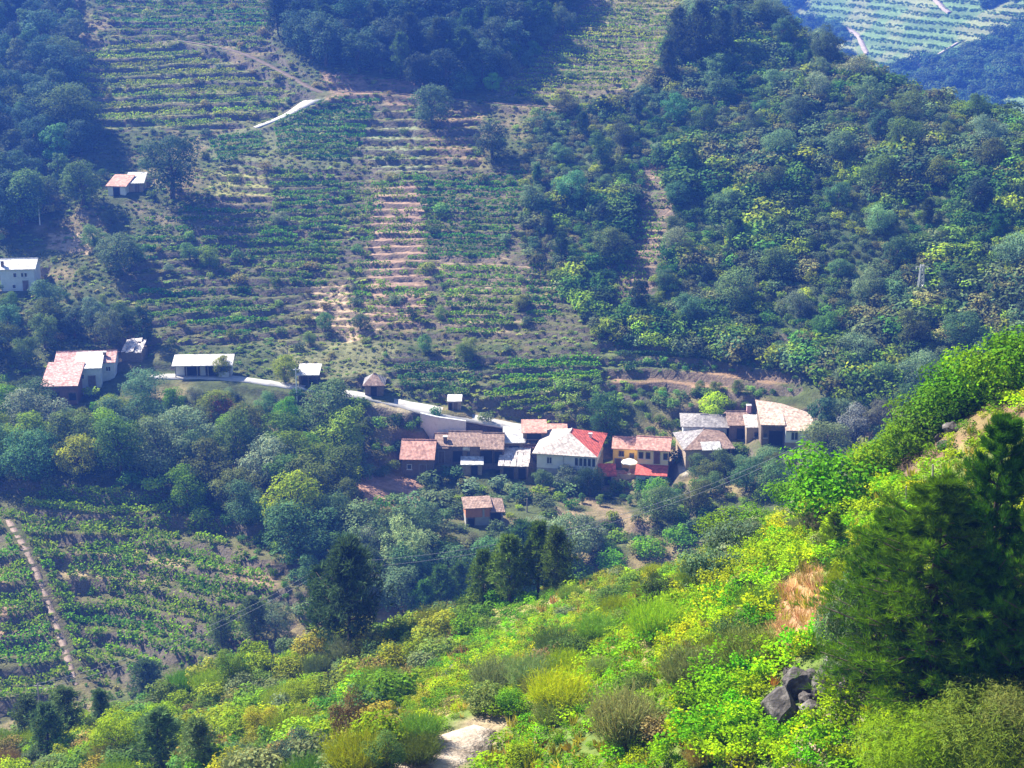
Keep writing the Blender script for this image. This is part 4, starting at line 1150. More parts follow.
# ------------------------------------------------------------------ vineyards on the far slope: each plot a thing, each row a part
def vineyard(poly, rise, color, label, dens=9.0, gap=0.35, tilt=0.0, h=.85, size=.36, seed=0, holes=(), width=.17):
    r = np.random.default_rng(seed + 500)
    w = cast([a for a, b in poly], [b for a, b in poly]); w = w[~np.isnan(w[:, 0])]
    x0, y0 = w[:, 0].min() - 3, w[:, 1].min() - 6; x1, y1 = w[:, 0].max() + 3, w[:, 1].max() + 6
    xs = np.arange(x0, x1, .7); ys = np.arange(max(y0, 186), y1, .6)
    XX, YY = np.meshgrid(xs, ys, indexing='ij')
    ZS = bil(cxs, cys, CZ, XX.ravel(), YY.ravel()).reshape(XX.shape) + tilt * XX + (vnoise(XX, YY, 22, 2, 1) - .5) * 1.5 
    ZS = np.maximum.accumulate(ZS, axis=1) + np.arange(ZS.shape[1]) * 1e-6
    root = thing('vineyard', label, 'vineyard', (float(w[:, 0].mean()), float(w[:, 1].mean()), float(w[:, 2].min())))
    o0 = np.array(root.location)
    for z in np.arange(ZS.min(), ZS.max(), rise):
        yy = np.array([np.interp(z, ZS[i], ys, left=np.nan, right=np.nan) for i in range(len(xs))])
        ok = ~np.isnan(yy); gz = zat(xs, np.nan_to_num(yy, nan=200.0))
        px, py, _ = project(np.stack([xs, np.nan_to_num(yy, nan=200.0), gz], 1))
        wob = (vnoise(px, py, 18, 2, seed) - .5) * 9
        ok &= inpoly(px + wob, py + wob * .5, poly)
        for hp in holes: ok &= ~inpoly(px, py, hp)
        i = 0
        while i < len(xs):
            if not ok[i]: i += 1; continue
            j = i
            while j < len(xs) and ok[j]: j += 1
            if j - i >= 4:
                L = (j - i) * .7; n = int(L * dens * 2.7); s = np.sort(r.random(n)) * (j - i - 1) + i
                x = np.interp(s, np.arange(len(xs)), xs); y = np.interp(s, np.arange(len(xs)), np.nan_to_num(yy, nan=float(np.nanmean(yy))))
                keep = vnoise(x, y, 3.0, 2, seed + 3) > gap * .7; x, y = x[keep], y[keep]
                cuts = np.where(np.diff(x) > .8)[0] + 1
                for x, y in zip(np.split(x, cuts), np.split(y, cuts)):
                    n = len(x)
                    if n < 16: continue
                    bush_ = .6 + .7 * vnoise(x, y, 1.3, 1, seed + 9)
                    y = y + r.normal(size=n) * width; x = x + r.normal(size=n) * .15
                    zz = zat(x, y) + .12 + r.random(n) * h * bush_
                    c = np.stack([x, y, zz], 1) - o0
                    v = kites(c, r.normal(size=(n, 3)) * .7 + np.array([0, -.35, .8]), size * (.7 + .6 * r.random(n)), .9, r)
                    br = 1 + .3 * (r.random(n) - .5) * 2; pt = .82 + .36 * vnoise(x, y, 12, 2, 31)
                    t = np.repeat(np.asarray(color) * np.stack([br * pt * (1 + r.normal(size=n) * .08), br * pt, br * pt], 1), 4, 0)
                    link('vine_row', mesh_np('vine_row', v, quads_of(v), t, M['leaf']), root)
            i = j
    return root

YG = (.27, .37, .045); DG = (.11, .23, .04); MG = (.17, .30, .045); LG = (.27, .37, .06)
vineyard([(72,60),(128,38),(190,46),(240,74),(296,98),(262,118),(205,126),(98,128),(75,104)], .95, YG, 'long yellow-green vineyard rows on terraces left of the white track', 9, .25, .004, seed=1)
vineyard([(85,-8),(282,-8),(266,44),(240,50),(195,40),(120,34)], .85, MG, 'topmost green vineyard rows above the brown track', 8, .3, seed=2)
vineyard([(208,142),(262,126),(328,99),(384,98),(352,163),(300,158),(265,150),(218,167)], .85, DG, 'dense dark green vineyard directly below the white track', 12, .12, -.02, seed=3, holes=[[(262,124),(272,124),(276,148),(268,150)]])
vineyard([(497,94),(566,32),(600,-8),(692,-8),(662,58),(628,92),(560,104)], .85, YG, 'yellow-green vineyard on the upper slope right of the dark wood', 9, .3, seed=4)
vineyard([(350,180),(428,178),(432,330),(335,310),(345,240)], .95, MG, 'sparse vines on bare reddish terraces in the middle of the slope', 8, .62, seed=5)
vineyard([(410,180),(534,172),(520,215),(508,258),(428,262),(424,220)], .8, DG, 'compact green vineyard rows right of the bare reddish terraces', 11, .3, seed=6)
vineyard([(268,166),(360,182),(345,238),(330,290),(262,280),(240,250),(275,215)], .95, MG, 'patchy vines on brown terraces below the big dark tree', 13, .36, seed=7)
vineyard([(438,266),(522,268),(518,328),(448,340)], .9, MG, 'green vine rows on tan soil above the stone walls', 10, .32, seed=8)
vineyard([(526,262),(585,268),(572,300),(548,328),(524,325)], .95, DG, 'short vine rows on terraces beside the scrubby gully', 10, .35, seed=9)
vineyard([(392,368),(470,366),(490,372),(470,396),(520,412),(450,400),(396,388)], .8, (.09, .18, .05), 'lush vine pergola plot directly above the village road', 14, .12, h=1.1, seed=10)
vineyard([(494,366),(606,358),(602,380),(560,388),(500,386)], .8, MG, 'regular bright vine rows above the dry grass bank', 12, .12, seed=11)
vineyard([(478,392),(560,388),(585,388),(556,412),(530,416),(490,408)], .8, MG, 'vine rows on the low wall above the red roofed tall house', 12, .15, seed=12)
vineyard([(135,288),(250,285),(272,335),(180,335),(135,310)], 1.1, DG, 'ragged dark vines on the slope above the white roofed barn', 13, .32, seed=13)
vineyard([(650,172),(672,172),(668,232),(645,298),(604,328),(626,262)], .9, MG, 'narrow strip of terraced vines running down through the scrub', 6, .5, seed=14)
vineyard([(-8,522),(28,500),(60,492),(150,495),(235,540),(285,600),(250,648),(95,690),(84,690),(60,620),(36,560),(18,525),(10,530),(30,570),(50,620),(70,690),(-8,718)], .9, MG, 'large bushy vineyard on the lower slope beside the straight pale path', 13, .42, .0, h=1.2, size=.36, width=.3, seed=15)
vineyard([(20,492),(70,478),(140,492),(110,500),(40,500)], .8, LG, 'small yellow-green vine plot at the top of the lower slope', 10, .25, seed=16)
vineyard([(612,346),(760,342),(782,366),(700,372),(620,372)], 1.0, (.10, .19, .07), 'pale green fern covered terraces above the yellow house', 12, .3, seed=17)
vineyard([(145,215),(268,205),(300,240),(220,262),(140,250)], 1.2, DG, 'overgrown vine terraces below the little field barns', 12, .35, seed=18)
vineyard([(110,243),(150,238),(160,262),(118,268)], 1.1, (.10, .19, .06), 'kitchen garden rows beside the rounded pale bush', 10, .25, seed=19)
vineyard([(585,532),(655,536),(650,548),(588,545)], .9, (.08, .17, .05), 'green vegetable rows on the lowest soil terrace below the patio', 14, .1, seed=20)

# ------------------------------------------------------------------ woods and single trees on the far slope
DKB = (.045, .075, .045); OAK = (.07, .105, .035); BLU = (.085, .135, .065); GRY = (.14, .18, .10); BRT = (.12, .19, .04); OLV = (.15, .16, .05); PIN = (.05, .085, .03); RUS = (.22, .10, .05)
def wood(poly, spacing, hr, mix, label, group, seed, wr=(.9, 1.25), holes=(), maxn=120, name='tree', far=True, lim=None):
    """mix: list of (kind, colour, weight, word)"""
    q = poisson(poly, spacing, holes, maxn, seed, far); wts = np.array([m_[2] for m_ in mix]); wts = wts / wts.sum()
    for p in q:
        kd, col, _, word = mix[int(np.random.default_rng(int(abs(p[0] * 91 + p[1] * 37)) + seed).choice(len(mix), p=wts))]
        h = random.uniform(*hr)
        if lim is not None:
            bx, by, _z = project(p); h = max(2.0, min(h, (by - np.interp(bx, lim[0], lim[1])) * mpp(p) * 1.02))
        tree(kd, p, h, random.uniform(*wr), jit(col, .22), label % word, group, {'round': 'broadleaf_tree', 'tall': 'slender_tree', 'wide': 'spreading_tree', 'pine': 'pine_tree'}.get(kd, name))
    return q

wood([(-10,-10),(62,-10),(76,50),(62,100),(88,128),(80,165),(45,205),(20,235),(-10,245)], 5.0, (7, 11), [('round', DKB, 4, 'dark round-crowned'), ('tall', BLU, 2, 'bluish narrow'), ('wide', OAK, 1, 'spreading green')],
     '%s tree in the shady wood along the left ravine', 'trees of the left ravine wood', 1, maxn=75)
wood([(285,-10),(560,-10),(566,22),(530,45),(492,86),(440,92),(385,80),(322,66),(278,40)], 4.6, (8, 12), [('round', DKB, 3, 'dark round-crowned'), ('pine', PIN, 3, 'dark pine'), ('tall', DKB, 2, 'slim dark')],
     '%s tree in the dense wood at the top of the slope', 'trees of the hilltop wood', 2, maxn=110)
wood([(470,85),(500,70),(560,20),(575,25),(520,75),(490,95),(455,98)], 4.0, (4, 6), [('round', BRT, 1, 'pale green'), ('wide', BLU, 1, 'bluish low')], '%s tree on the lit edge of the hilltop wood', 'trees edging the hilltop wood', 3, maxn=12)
PYH = [(905,285),(938,285),(940,345),(903,345)]
HOLE_STRIP = [(646,168),(676,168),(672,235),(652,295),(606,330),(598,325),(622,270)]
wood([(540,120),(640,108),(690,15),(745,10),(830,55),(900,100),(1024,135),(1030,330),(960,360),(860,370),(800,330),(640,330),(615,290),(560,285),(528,235)], 7.6, (3.2, 8.0),
     [('round', OAK, 3, 'green round-crowned'), ('round', BLU, 3, 'blue-green round'), ('wide', GRY, 1.2, 'pale grey-green'), ('tall', DKB, 2, 'dark slim'), ('pine', PIN, 1.2, 'young pine')],
     '%s tree in the scrub wood on the right shoulder of the hill', 'trees of the right shoulder', 4, holes=[HOLE_STRIP, PYH], maxn=120)
VH = [[(425,425),(735,405),(735,470),(425,478)], [(34,350),(118,350),(118,408),(40,420)], [(170,350),(420,350),(420,414),(170,392)], [(725,395),(818,395),(818,450),(725,455)], [(395,430),(440,430),(440,490),(395,500)]]
wood([(-10,395),(45,410),(120,405),(180,395),(300,405),(385,425),(395,470),(350,480),(345,540),(300,560),(240,535),(140,488),(-10,480)], 5.2, (6.5, 10.5),
     [('round', OAK, 3, 'dark green oak'), ('wide', BLU, 3, 'blue-green spreading'), ('round', BRT, 2.5, 'fresh green'), ('wide', GRY, .8, 'silvery'), ('round', (.17,.21,.04), 1.2, 'yellow-green')],
     '%s tree in the grove between the road and the lower vineyard', 'trees of the grove below the road', 5, holes=VH, maxn=95, lim=([0,36,48,112,124,150,170,235,300,345,354,430],[372,374,408,402,368,366,384,386,396,398,508,508]))
wood([(300,560),(350,520),(470,545),(560,540),(600,555),(560,580),(450,600),(380,620),(300,600)], 5.0, (5, 8.5),
     [('round', OAK, 2, 'dark green'), ('wide', GRY, 1, 'silvery'), ('round', BLU, 2, 'blue-green')], '%s tree in the stream hollow below the village', 'trees of the stream hollow', 6, maxn=36, lim=([0,450,455,512,518,700],[500,500,530,530,512,512]))
wood([(660,492),(700,470),(790,455),(830,450),(840,470),(760,500),(690,520),(650,530)], 5.0, (4, 6.5),
     [('round', OAK, 2, 'dark green'), ('wide', BLU, 2, 'blue-green'), ('round', OLV, 1, 'olive green')], '%s tree below the right-hand houses', 'trees below the right-hand houses', 7, maxn=26, holes=[[(590,440),(700,440),(695,492),(590,500)]], lim=([0,695,700,735,736,815,816,900],[485,485,458,458,450,450,400,400]))
wood([(-10,290),(40,295),(115,300),(150,345),(60,345),(50,365),(-10,375)], 4.8, (5.5, 8.5),
     [('round', OAK, 2, 'dark green'), ('round', BLU, 2, 'blue-green'), ('tall', DKB, 1, 'slim dark')], '%s tree on the bank above the red roofed barns', 'trees above the red barns', 8, maxn=34, lim=([0,40,46,60,200],[290,290,250,300,300]))
wood([(815,395),(880,380),(930,390),(900,425),(830,440)], 5.0, (4, 7), [('tall', DKB, 2, 'slim dark'), ('round', BLU, 1, 'blue-green'), ('wide', GRY, 1, 'grey')], '%s tree in the shadowed gully beside the big tiled house', 'trees of the shadowed gully', 9, maxn=7)

def put(kind, px, py, hpx, wr, col, label, name='tree', group=None):
    p = at(px, py); h = hpx * mpp(p) / .93
    return tree(kind, p, h, wr, col, label, group, name)
def putb(kind, px, py, hpx, wr, col, label, name='bush', group=None, cat='bush', near=False):
    p = at(px, py)
    while near and p[1] > 112 and py < 760: py += 2; hpx += 2; p = at(px, py)
    h = hpx * mpp(p) / .9
    return bush(kind, p, h, wr, col, label, group, name, cat)

put('fine', 172, 198, 66, 1.0, (.05, .09, .045), 'big dense dark tree beside the little field barns')
put('round', 82, 205, 44, 1.0, OAK, 'green tree left of the faded red field barn')
put('round', 22, 225, 56, .95, (.09, .14, .05), 'bright green tree above the pale two storey house')
put('round', 432, 126, 42, 1.05, (.06, .10, .05), 'lone dark tree on the brown field below the hilltop wood')
put('round', 492, 158, 36, 1.1, (.055, .085, .05), 'dark rounded tree at the edge of the brown field')
put('fine', 826, 68, 42, .9, (.045, .07, .03), 'lone round dark tree on the crest of the shoulder')
put('round', 782, 44, 26, 1.1, (.06, .09, .035), 'small dark tree on the crest beside the lone round tree')
put('wide', 755, 22, 22, 1.1, (.08, .11, .035), 'broad tree standing where the crest leaves the frame')
for i, (x, y, h) in enumerate([(700,70,60),(678,62,48),(722,60,44),(735,48,36),(668,85,40)]):
    put('pine', x, y, h, .9, (.055, .08, .035), 'tall pine standing in the clump just below the crest', 'pine_tree', 'pines below the crest')
put('round', 328, 440, 62, 1.1, (.085, .125, .055), 'large leafy walnut below the roadside carport')
put('round', 286, 382, 28, 1.05, (.17, .20, .04), 'yellow-green tree in front of the terrace beside the carport')
put('round', 222, 377, 22, 1.1, (.19, .21, .04), 'small yellow-green tree in front of the white roofed barn')
put('round', 222, 428, 34, .8, (.24, .13, .08), 'rusty brown tree below the white roofed barn')
put('wide', 465, 362, 20, 1.0, (.12, .16, .05), 'small round tree above the vine pergola')
put('round', 470, 358, 22, .9, (.13, .17, .06), 'pale green tree beside the grey utility pole')
put('fine', 605, 440, 50, .85, (.045, .095, .035), 'dense dark green tree behind the hipped house')
put('round', 714, 418, 26, 1.25, (.30, .36, .03), 'bright lime yellow tree behind the grey hipped roof')
put('round', 716, 395, 14, 1.2, (.10, .13, .04), 'small round olive tree on the red terrace', group='small trees on the red terrace')
put('round', 738, 393, 14, 1.2, (.10, .13, .04), 'small round olive tree on the red terrace', group='small trees on the red terrace')
put('round', 700, 392, 12, 1.2, (.10, .13, .04), 'small round olive tree on the red terrace', group='small trees on the red terrace')
put('tall', 820, 445, 56, .95, (.05, .09, .05), 'dark cypress-like tree beside the big tiled house')
put('wide', 850, 440, 36, .9, (.18, .19, .17), 'bare grey tree right of the big tiled house')
put('fine', 590, 496, 32, 1.1, (.035, .06, .03), 'very dark tree in front of the hipped house')
put('wide', 563, 490, 24, 1.1, (.11, .15, .10), 'grey-green bushy tree below the hipped house front')
put('round', 543, 492, 26, 1.0, (.05, .085, .04), 'dark tree below the slab roofed shed')
put('round', 655, 515, 38, .85, (.13, .21, .05), 'bright green young tree below the cream house')
put('wide', 725, 478, 30, 1.1, (.075, .115, .05), 'leafy tree between the slate house and the big tiled house')
put('wide', 768, 470, 24, 1.3, (.075, .12, .06), 'low spreading tree under the big tiled house')
put('wide', 700, 480, 26, 1.2, (.085, .12, .05), 'leafy tree below the slate house balcony')
put('fine', 408, 580, 66, .95, (.22, .26, .13), 'tall pale yellow-grey willow in the stream hollow')
put('wide', 366, 560, 36, 1.0, (.17, .20, .14), 'silvery willow beside the pale yellow-grey one')
for x, y, h in [(565,505,10),(582,503,12),(600,506,14),(630,505,12),(563,522,8),(612,522,9)]:
    put('tall', x, y, h, 1.0, (.10, .16, .06), 'young fruit tree on the orchard terrace below the patio', group='young fruit trees on the orchard terrace')
for x, y, h, w_, c in [(118,272,38,1.3,(.10,.15,.07)),(210,268,22,1.2,(.17,.22,.05)),(95,250,26,1.2,(.09,.15,.06)),(135,262,22,1.1,(.08,.13,.05)),(325,332,22,1.1,(.10,.17,.06)),(360,330,18,1.2,(.07,.11,.05)),(440,320,14,1.1,(.12,.18,.05)),(520,310,16,1.0,(.16,.17,.06)),(190,260,18,1.2,(.09,.14,.05)),(310,345,14,1.2,(.12,.18,.06)),(425,352,18,1.0,(.10,.16,.06)),(280,225,14,1.3,(.13,.16,.09)),(110,225,16,1.2,(.10,.14,.07)),(95,330,34,.9,(.10,.15,.10))]:
    put('round', x, y, h, w_, c, 'round garden tree standing by itself on the open terraces', group='single trees on the terraces')
for x, y, h, w_, c in [(410,430,10,1.2,(.08,.15,.05)),(418,424,9,1.2,(.08,.15,.05)),(436,418,13,.8,(.06,.12,.05)),(485,422,12,1.1,(.12,.17,.08)),(441,445,7,1.2,(.1,.17,.05)),(452,461,12,.9,(.06,.1,.05)),(430,485,16,1.4,(.08,.13,.06)),(452,478,14,1.5,(.07,.11,.05)),(470,492,14,1.6,(.1,.15,.09)),(520,500,18,1.4,(.05,.08,.04)),(500,488,14,1.5,(.08,.12,.07)),(650,488,8,3.0,(.13,.19,.11)),(662,486,9,2.0,(.09,.14,.06)),(440,508,22,1.4,(.07,.1,.05)),(415,512,20,1.4,(.08,.12,.06)),(395,508,16,1.3,(.1,.15,.06)),(606,498,8,1.6,(.07,.1,.05)),(640,500,10,1.4,(.06,.09,.04)),(540,478,8,1.3,(.07,.1,.05)),(678,462,12,1.4,(.06,.1,.05))]:
    putb('shrub', x, y, h, w_, c, 'garden bush growing around the village houses and yards', group='garden bushes in the village')

# scrub that nobody could count: one mass for each kind of cover
def cover(name, poly, spacing, hr, cols, label, cat, protos, seed, maxn, far=True, holes=(), wr=(1.0, 1.5), mat='leaf', avoid_road=True):
    q = poisson(poly, spacing, holes, maxn, seed, far); r = np.random.default_rng(seed + 9); n = len(q)
    if avoid_road and n:
        keep = np.ones(n, bool)
        for nm, (p, ww, mt) in ROADS.items():
            d = np.min(np.hypot(q[:, None, 0] - p[None, :, 0], q[:, None, 1] - p[None, :, 1]), 1); dd = np.hypot(q[:, None, 0] - p[None, :, 0], q[:, None, 1] - p[None, :, 1]); keep &= (dd - ww[None] / 2).min(1) > .25
        for c, w_, dp, rot in SITE.values():
            lx = (q[:, 0] - c[0]) * math.cos(rot) + (q[:, 1] - c[1]) * math.sin(rot); ly = -(q[:, 0] - c[0]) * math.sin(rot) + (q[:, 1] - c[1]) * math.cos(rot)
            keep &= ~((np.abs(lx) < w_ / 2 + .6) & (ly > -2.5) & (ly < dp + .6))
        q = q[keep]; n = len(q)
    h = r.uniform(hr[0], hr[1], n) * (.6 + .95 * sstep(.25, .75, vnoise(q[:, 0], q[:, 1], 13, 2, 41)) if name == 'scrub_thicket' else .7 + .6 * vnoise(q[:, 0], q[:, 1], 12, 2, 41)); w_ = h * r.uniform(wr[0], wr[1], n)
    cc = np.asarray(cols) * (1.5 if far else 1.25); k = np.clip((vnoise(q[:, 0], q[:, 1], 16, 2, seed + 2) * 1.6 - .3 + r.normal(size=n) * .22) * len(cc), 0, len(cc) - 1).astype(int)
    tint = cc[k] * (1 + .25 * r.normal(size=n))[:, None].clip(.5, 1.6)
    pos = q.copy(); pos[:, 2] -= .05
    return stuff(name, protos, pos, np.stack([w_, w_, h], 1), r.random(n) * 6.28, tint, r.integers(0, len(SH[protos]), n), label, cat, mat)

SC = [(.05, .095, .028), (.085, .145, .038), (.14, .19, .04), (.085, .115, .055), (.12, .13, .055), (.07, .11, .05)]
cover('scrub_thicket', [(528,120),(640,100),(680,40),(700,-5),(745,-5),(830,42),(900,88),(1024,122),(1030,340),(940,400),(850,410),(800,372),(640,350),(600,335),(560,290),(520,250)], 1.5, (1.5, 3.6), SC,
      'dense mixed scrub covering the right shoulder of the hill', 'scrub', 'small', 51, 8000, holes=[HOLE_STRIP])
cover('hillside_scrub', [(50,0),(600,0),(560,110),(540,170),(640,290),(600,345),(390,360),(120,345),(0,340),(0,200)], 5.5, (.5, 2.2), [(.09, .14, .045), (.13, .17, .05), (.18, .17, .07), (.10, .13, .07)],
      'low bushes scattered between the terraced plots', 'scrub', 'small', 52, 1500, holes=[[(374,186),(422,184),(426,300),(366,290)], [(208,142),(328,99),(384,98),(352,163)]])
cover('valley_undergrowth', [(-10,380),(120,400),(330,395),(400,420),(430,480),(560,485),(700,460),(830,430),(940,390),(940,440),(820,480),(700,530),(600,570),(450,610),(300,620),(240,540),(130,490),(-10,490)], 2.6, (1.0, 2.8), SC,
      'tangled undergrowth filling the valley below the road', 'undergrowth', 'small', 53, 2200, holes=[[(355,478),(420,480),(415,508),(360,512)], [(572,500),(642,500),(640,520),(575,518)], [(376,402),(425,412),(405,428),(368,422)], [(470,418),(735,410),(735,470),(500,478)]])
cover('hill_weeds', [(60,-8),(690,-8),(640,100),(530,120),(545,180),(640,290),(620,400),(560,425),(480,415),(390,395),(250,378),(120,350),(-8,380),(-8,240),(70,180)], 1.15, (.18, .6), [(.08,.12,.035), (.11,.15,.045), (.15,.15,.065), (.13,.17,.05)], 'weeds and rough grass over the terraced slope', 'weeds', 'clump', 55, 13000, wr=(2.0, 3.4), holes=[[(374,186),(422,184),(426,290),(370,285)]])
cover('lower_weeds', [(-8,480),(250,480),(340,600),(250,665),(80,710),(-8,735)], 1.5, (.3, .9), [(.08,.14,.035), (.12,.18,.045), (.17,.17,.07)], 'weeds between the vines of the lower vineyard', 'weeds', 'clump', 56, 1500)
cover('village_bank', [(556,388),(610,384),(690,398),(760,394),(745,410),(682,424),(676,450),(640,436),(606,445),(600,425),(560,424)], 2.1, (.8, 2.4), [(.09,.15,.045), (.12,.18,.05), (.07,.11,.04)], 'bushes covering the bank behind the yellow house', 'bushes', 'small', 57, 400, holes=[[(605,374),(790,374),(790,390),(620,390)]])
cover('terrace_ferns', [(600,335),(800,335),(810,372),(790,395),(610,398)], 2.0, (.6, 1.6), [(.10, .19, .06), (.13, .22, .06), (.07, .12, .05)], 'ferns and brambles on the terraces behind the hamlet', 'ferns', 'small', 54, 500, holes=[[(605,374),(790,374),(790,390),(620,390)]])
# ------------------------------------------------------------------ the near hillside
BANKH = [(872,482),(884,442),(930,408),(1000,382),(1016,392),(950,440),(905,480)]
ROCKH = [BANKH, [(752,730),(762,690),(785,664),(830,652),(862,664),(864,700),(815,722),(780,732)]]
Lm = (.19, .29, .025); Yv = (.22, .30, .028); Gv = (.12, .25, .025)
HERO = [('heropine', 930, 698, 214, 1.3), ('heropine', 986, 672, 246, .8), ('heropine', 1036, 676, 245, .75), ('heropine', 880, 680, 168, 1.25), ('heropine', 962, 702, 150, 1.3)]
for i, (k, x, y, h, w_) in enumerate(HERO):
    put(k, x, y, h, w_, (.058, .118, .02), ['dense dark pine standing straight above the rock outcrop', 'tallest dark pine of the clump, behind the straight one', 'dark pine at the outer end of the clump beside the broom', 'shortest pine of the clump, beside the grey-green sapling', 'bushy young pine at the foot of the tallest one'][i], 'pine_tree', 'pines above the rocks')
put('fine', 846, 690, 120, .62, (.13, .19, .11), 'slender grey-green sapling leaning against the pine clump')
for x, y, h, w_, lab in [(838,516,74,1.15,'big rounded bright green bush on the crest below the rock wall'), (795,512,40,1.1,'low green bush left of the big rounded bright bush'), (905,462,46,1.1,'green bush between the big rounded bush and the crest thicket'),
                         (958,410,58,1.1,'lowest bright green bush of the thicket on the crest'), (995,402,66,1.1,'middle bright green bush of the thicket on the crest'), (1028,385,66,1.1,'highest bright green bush of the thicket on the crest'), (870,486,50,1.0,'green bush right of the big rounded bright bush')]:
    putb('fine', x, y, h, w_, jit((.085, .16, .022), .1), lab, near=True)
putb('fine', 735, 560, 46, 1.0, (.07, .10, .06), 'dark grey-green bush above the yellow vines')
putb('fine', 706, 588, 44, 1.1, (.075, .11, .06), 'lower dark grey-green bush beside the yellow vines')
put('heropine', 832, 554, 42, 1.1, (.10, .19, .03), 'small bright young pine on the crest', 'pine_tree')
putb('needlebush', 985, 778, 100, 1.1, (.085, .12, .03), 'large olive broom bush under the pines')
putb('needlebush', 908, 784, 82, 1.2, (.11, .165, .03), 'green broom bush beside the rocks')
putb('needlebush', 1036, 764, 88, 1.0, (.10, .115, .04), 'brownish broom bush at the foot of the rightmost pine')
for x, y, h, w_, c, lab in [(558,662,38,1.25,(.09,.13,.05),'dark broom bush on the old terrace edge'), (598,642,32,1.2,(.13,.19,.05),'green broom bush above the dark one'), (622,742,62,1.0,(.19,.20,.09),'grey-green broom bush among the bright ferns'), (560,712,46,1.2,(.24,.31,.035),'bright yellow-green broom bush beside the footpath'),
                            (496,694,40,1.1,(.15,.19,.09),'grey broom bush above the footpath'), (532,690,40,1.1,(.14,.18,.08),'grey broom bush below the dark terrace one'), (420,742,34,1.1,(.12,.18,.05),'small broom bush left of the footpath'), (690,690,50,1.1,(.17,.19,.08),'feathery grey broom bush below the bracken'),
                            (655,640,46,1.1,(.20,.27,.05),'pale green broom bush in the middle of the slope'), (750,668,44,1.3,(.13,.17,.06),'round dark broom bush left of the bracken')]:
    putb('broom', x, y, h, w_, c, lab)
putb('fine', 508, 712, 26, 1.0, (.11, .20, .04), 'small round leafy bush at the end of the footpath')
# left part of the near slope
put('stonepine', 350, 662, 118, .85, (.035, .065, .03), 'tall dark pine standing alone on the left of the near slope', 'pine_tree')
put('stonepine', 328, 655, 90, .8, (.04, .07, .03), 'shorter dark pine close behind the lone tall one', 'pine_tree')
for x, y, h in [(440,622,54),(484,610,58),(510,604,66),(538,596,70),(556,592,62),(425,628,46),(462,616,52),(526,598,72)]:
    put('pine' if h < 72 else 'stonepine', x, y, h, .95, (.075, .125, .035), 'pine in the clump on the crest below the brick barn', 'pine_tree', 'pines below the brick barn')
for x, y, h in [(165,775,64),(200,785,66),(30,745,48),(66,740,52),(100,730,40),(50,760,56),(150,705,44),(222,652,38),(255,640,42)]:
    put('pine', x, y, h, 1.25, (.095, .14, .06), 'young pine among the autumn scrub on the near slope', 'pine_tree', 'young pines in the autumn scrub')
for x, y, h, w_, c, lab in [(122,768,64,.95,(.15,.21,.035),'yellow-green round tree at the foot of the near slope'), (232,690,44,1.0,(.15,.20,.04),'yellow-green round tree behind the young pines'), (350,762,78,.75,(.10,.085,.035),'dark bronze tree beside the soil path'), (300,772,50,1.1,(.06,.09,.06),'dark blue-green bushy tree left of the bronze one'),
                         (305,718,44,1.0,(.16,.22,.035),'bright green tree below the lone tall pine'), (385,775,50,1.0,(.09,.14,.05),'deep green tree right of the bronze one'), (275,640,40,1.1,(.09,.12,.07),'bluish tree at the edge of the lower vineyard'), (262,742,40,1.1,(.19,.20,.04),'yellow bushy tree left of the dark blue-green one')]:
    put('fine', x, y, h, w_, c, lab)
AUTW = [('deep green', (.09, .15, .035)), ('mid green', (.13, .19, .035)), ('yellow-green', (.17, .21, .04)), ('golden olive', (.17, .175, .045)), ('bronze', (.15, .125, .05)), ('grey-green', (.10, .13, .06)), ('fresh green', (.15, .21, .035)), ('dark green', (.08, .13, .04))]
AUT = [c for w_, c in AUTW]
q = poisson([(-10,748),(100,722),(200,682),(290,625),(330,640),(400,640),(440,615),(480,600),(470,640),(400,690),(380,760),(370,790),(-10,790)], 2.0, (), 290, 61, False)
for p in q:
    wd, c = random.choice(AUTW + AUTW[:2] + AUTW[5:]); kd = 'mid' if random.random() < .8 else 'broom'
    bush(kd, p, random.uniform(1.3, 3.0), random.uniform(.95, 1.3), jit(c, .2), '%s %s in the autumn-tinted thicket covering the lower near slope' % (wd, 'rounded shrub' if kd == 'mid' else 'feathery broom'), 'shrubs of the autumn-tinted thicket')
q = poisson([(400,640),(470,610),(560,585),(640,560),(720,535),(800,515),(830,530),(760,560),(700,600),(640,600),(560,620),(480,650),(430,660)], 4.0, (), 60, 62, False)
for p in q:
    bush(random.choice(['mid', 'mid', 'broom']), p, random.uniform(.8, 1.9), random.uniform(1.0, 1.5), jit(random.choice([(.10,.16,.04),(.14,.20,.05),(.13,.15,.08),(.20,.24,.05)]), .2), 'rounded shrub scattered along the crest of the near slope', 'shrubs along the near crest')
q = poisson([(400,768),(430,720),(520,670),(620,610),(700,560),(800,530),(850,520),(860,640),(760,670),(700,768)], 3.4, [[(760,640),(780,580),(825,560),(835,610),(800,650)], [(400,790),(440,735),(520,700),(525,730),(470,790)]], 120, 63, False)
for p in q:
    bush(random.choice(['mid', 'broom', 'broom']), p, random.uniform(.6, 1.5), random.uniform(1.0, 1.4), jit(random.choice([(.12,.18,.035),(.13,.155,.055),(.20,.27,.03),(.075,.115,.03),(.15,.13,.06)]), .2), 'knee-high shrub scattered over the sunny near slope', 'shrubs over the sunny near slope')

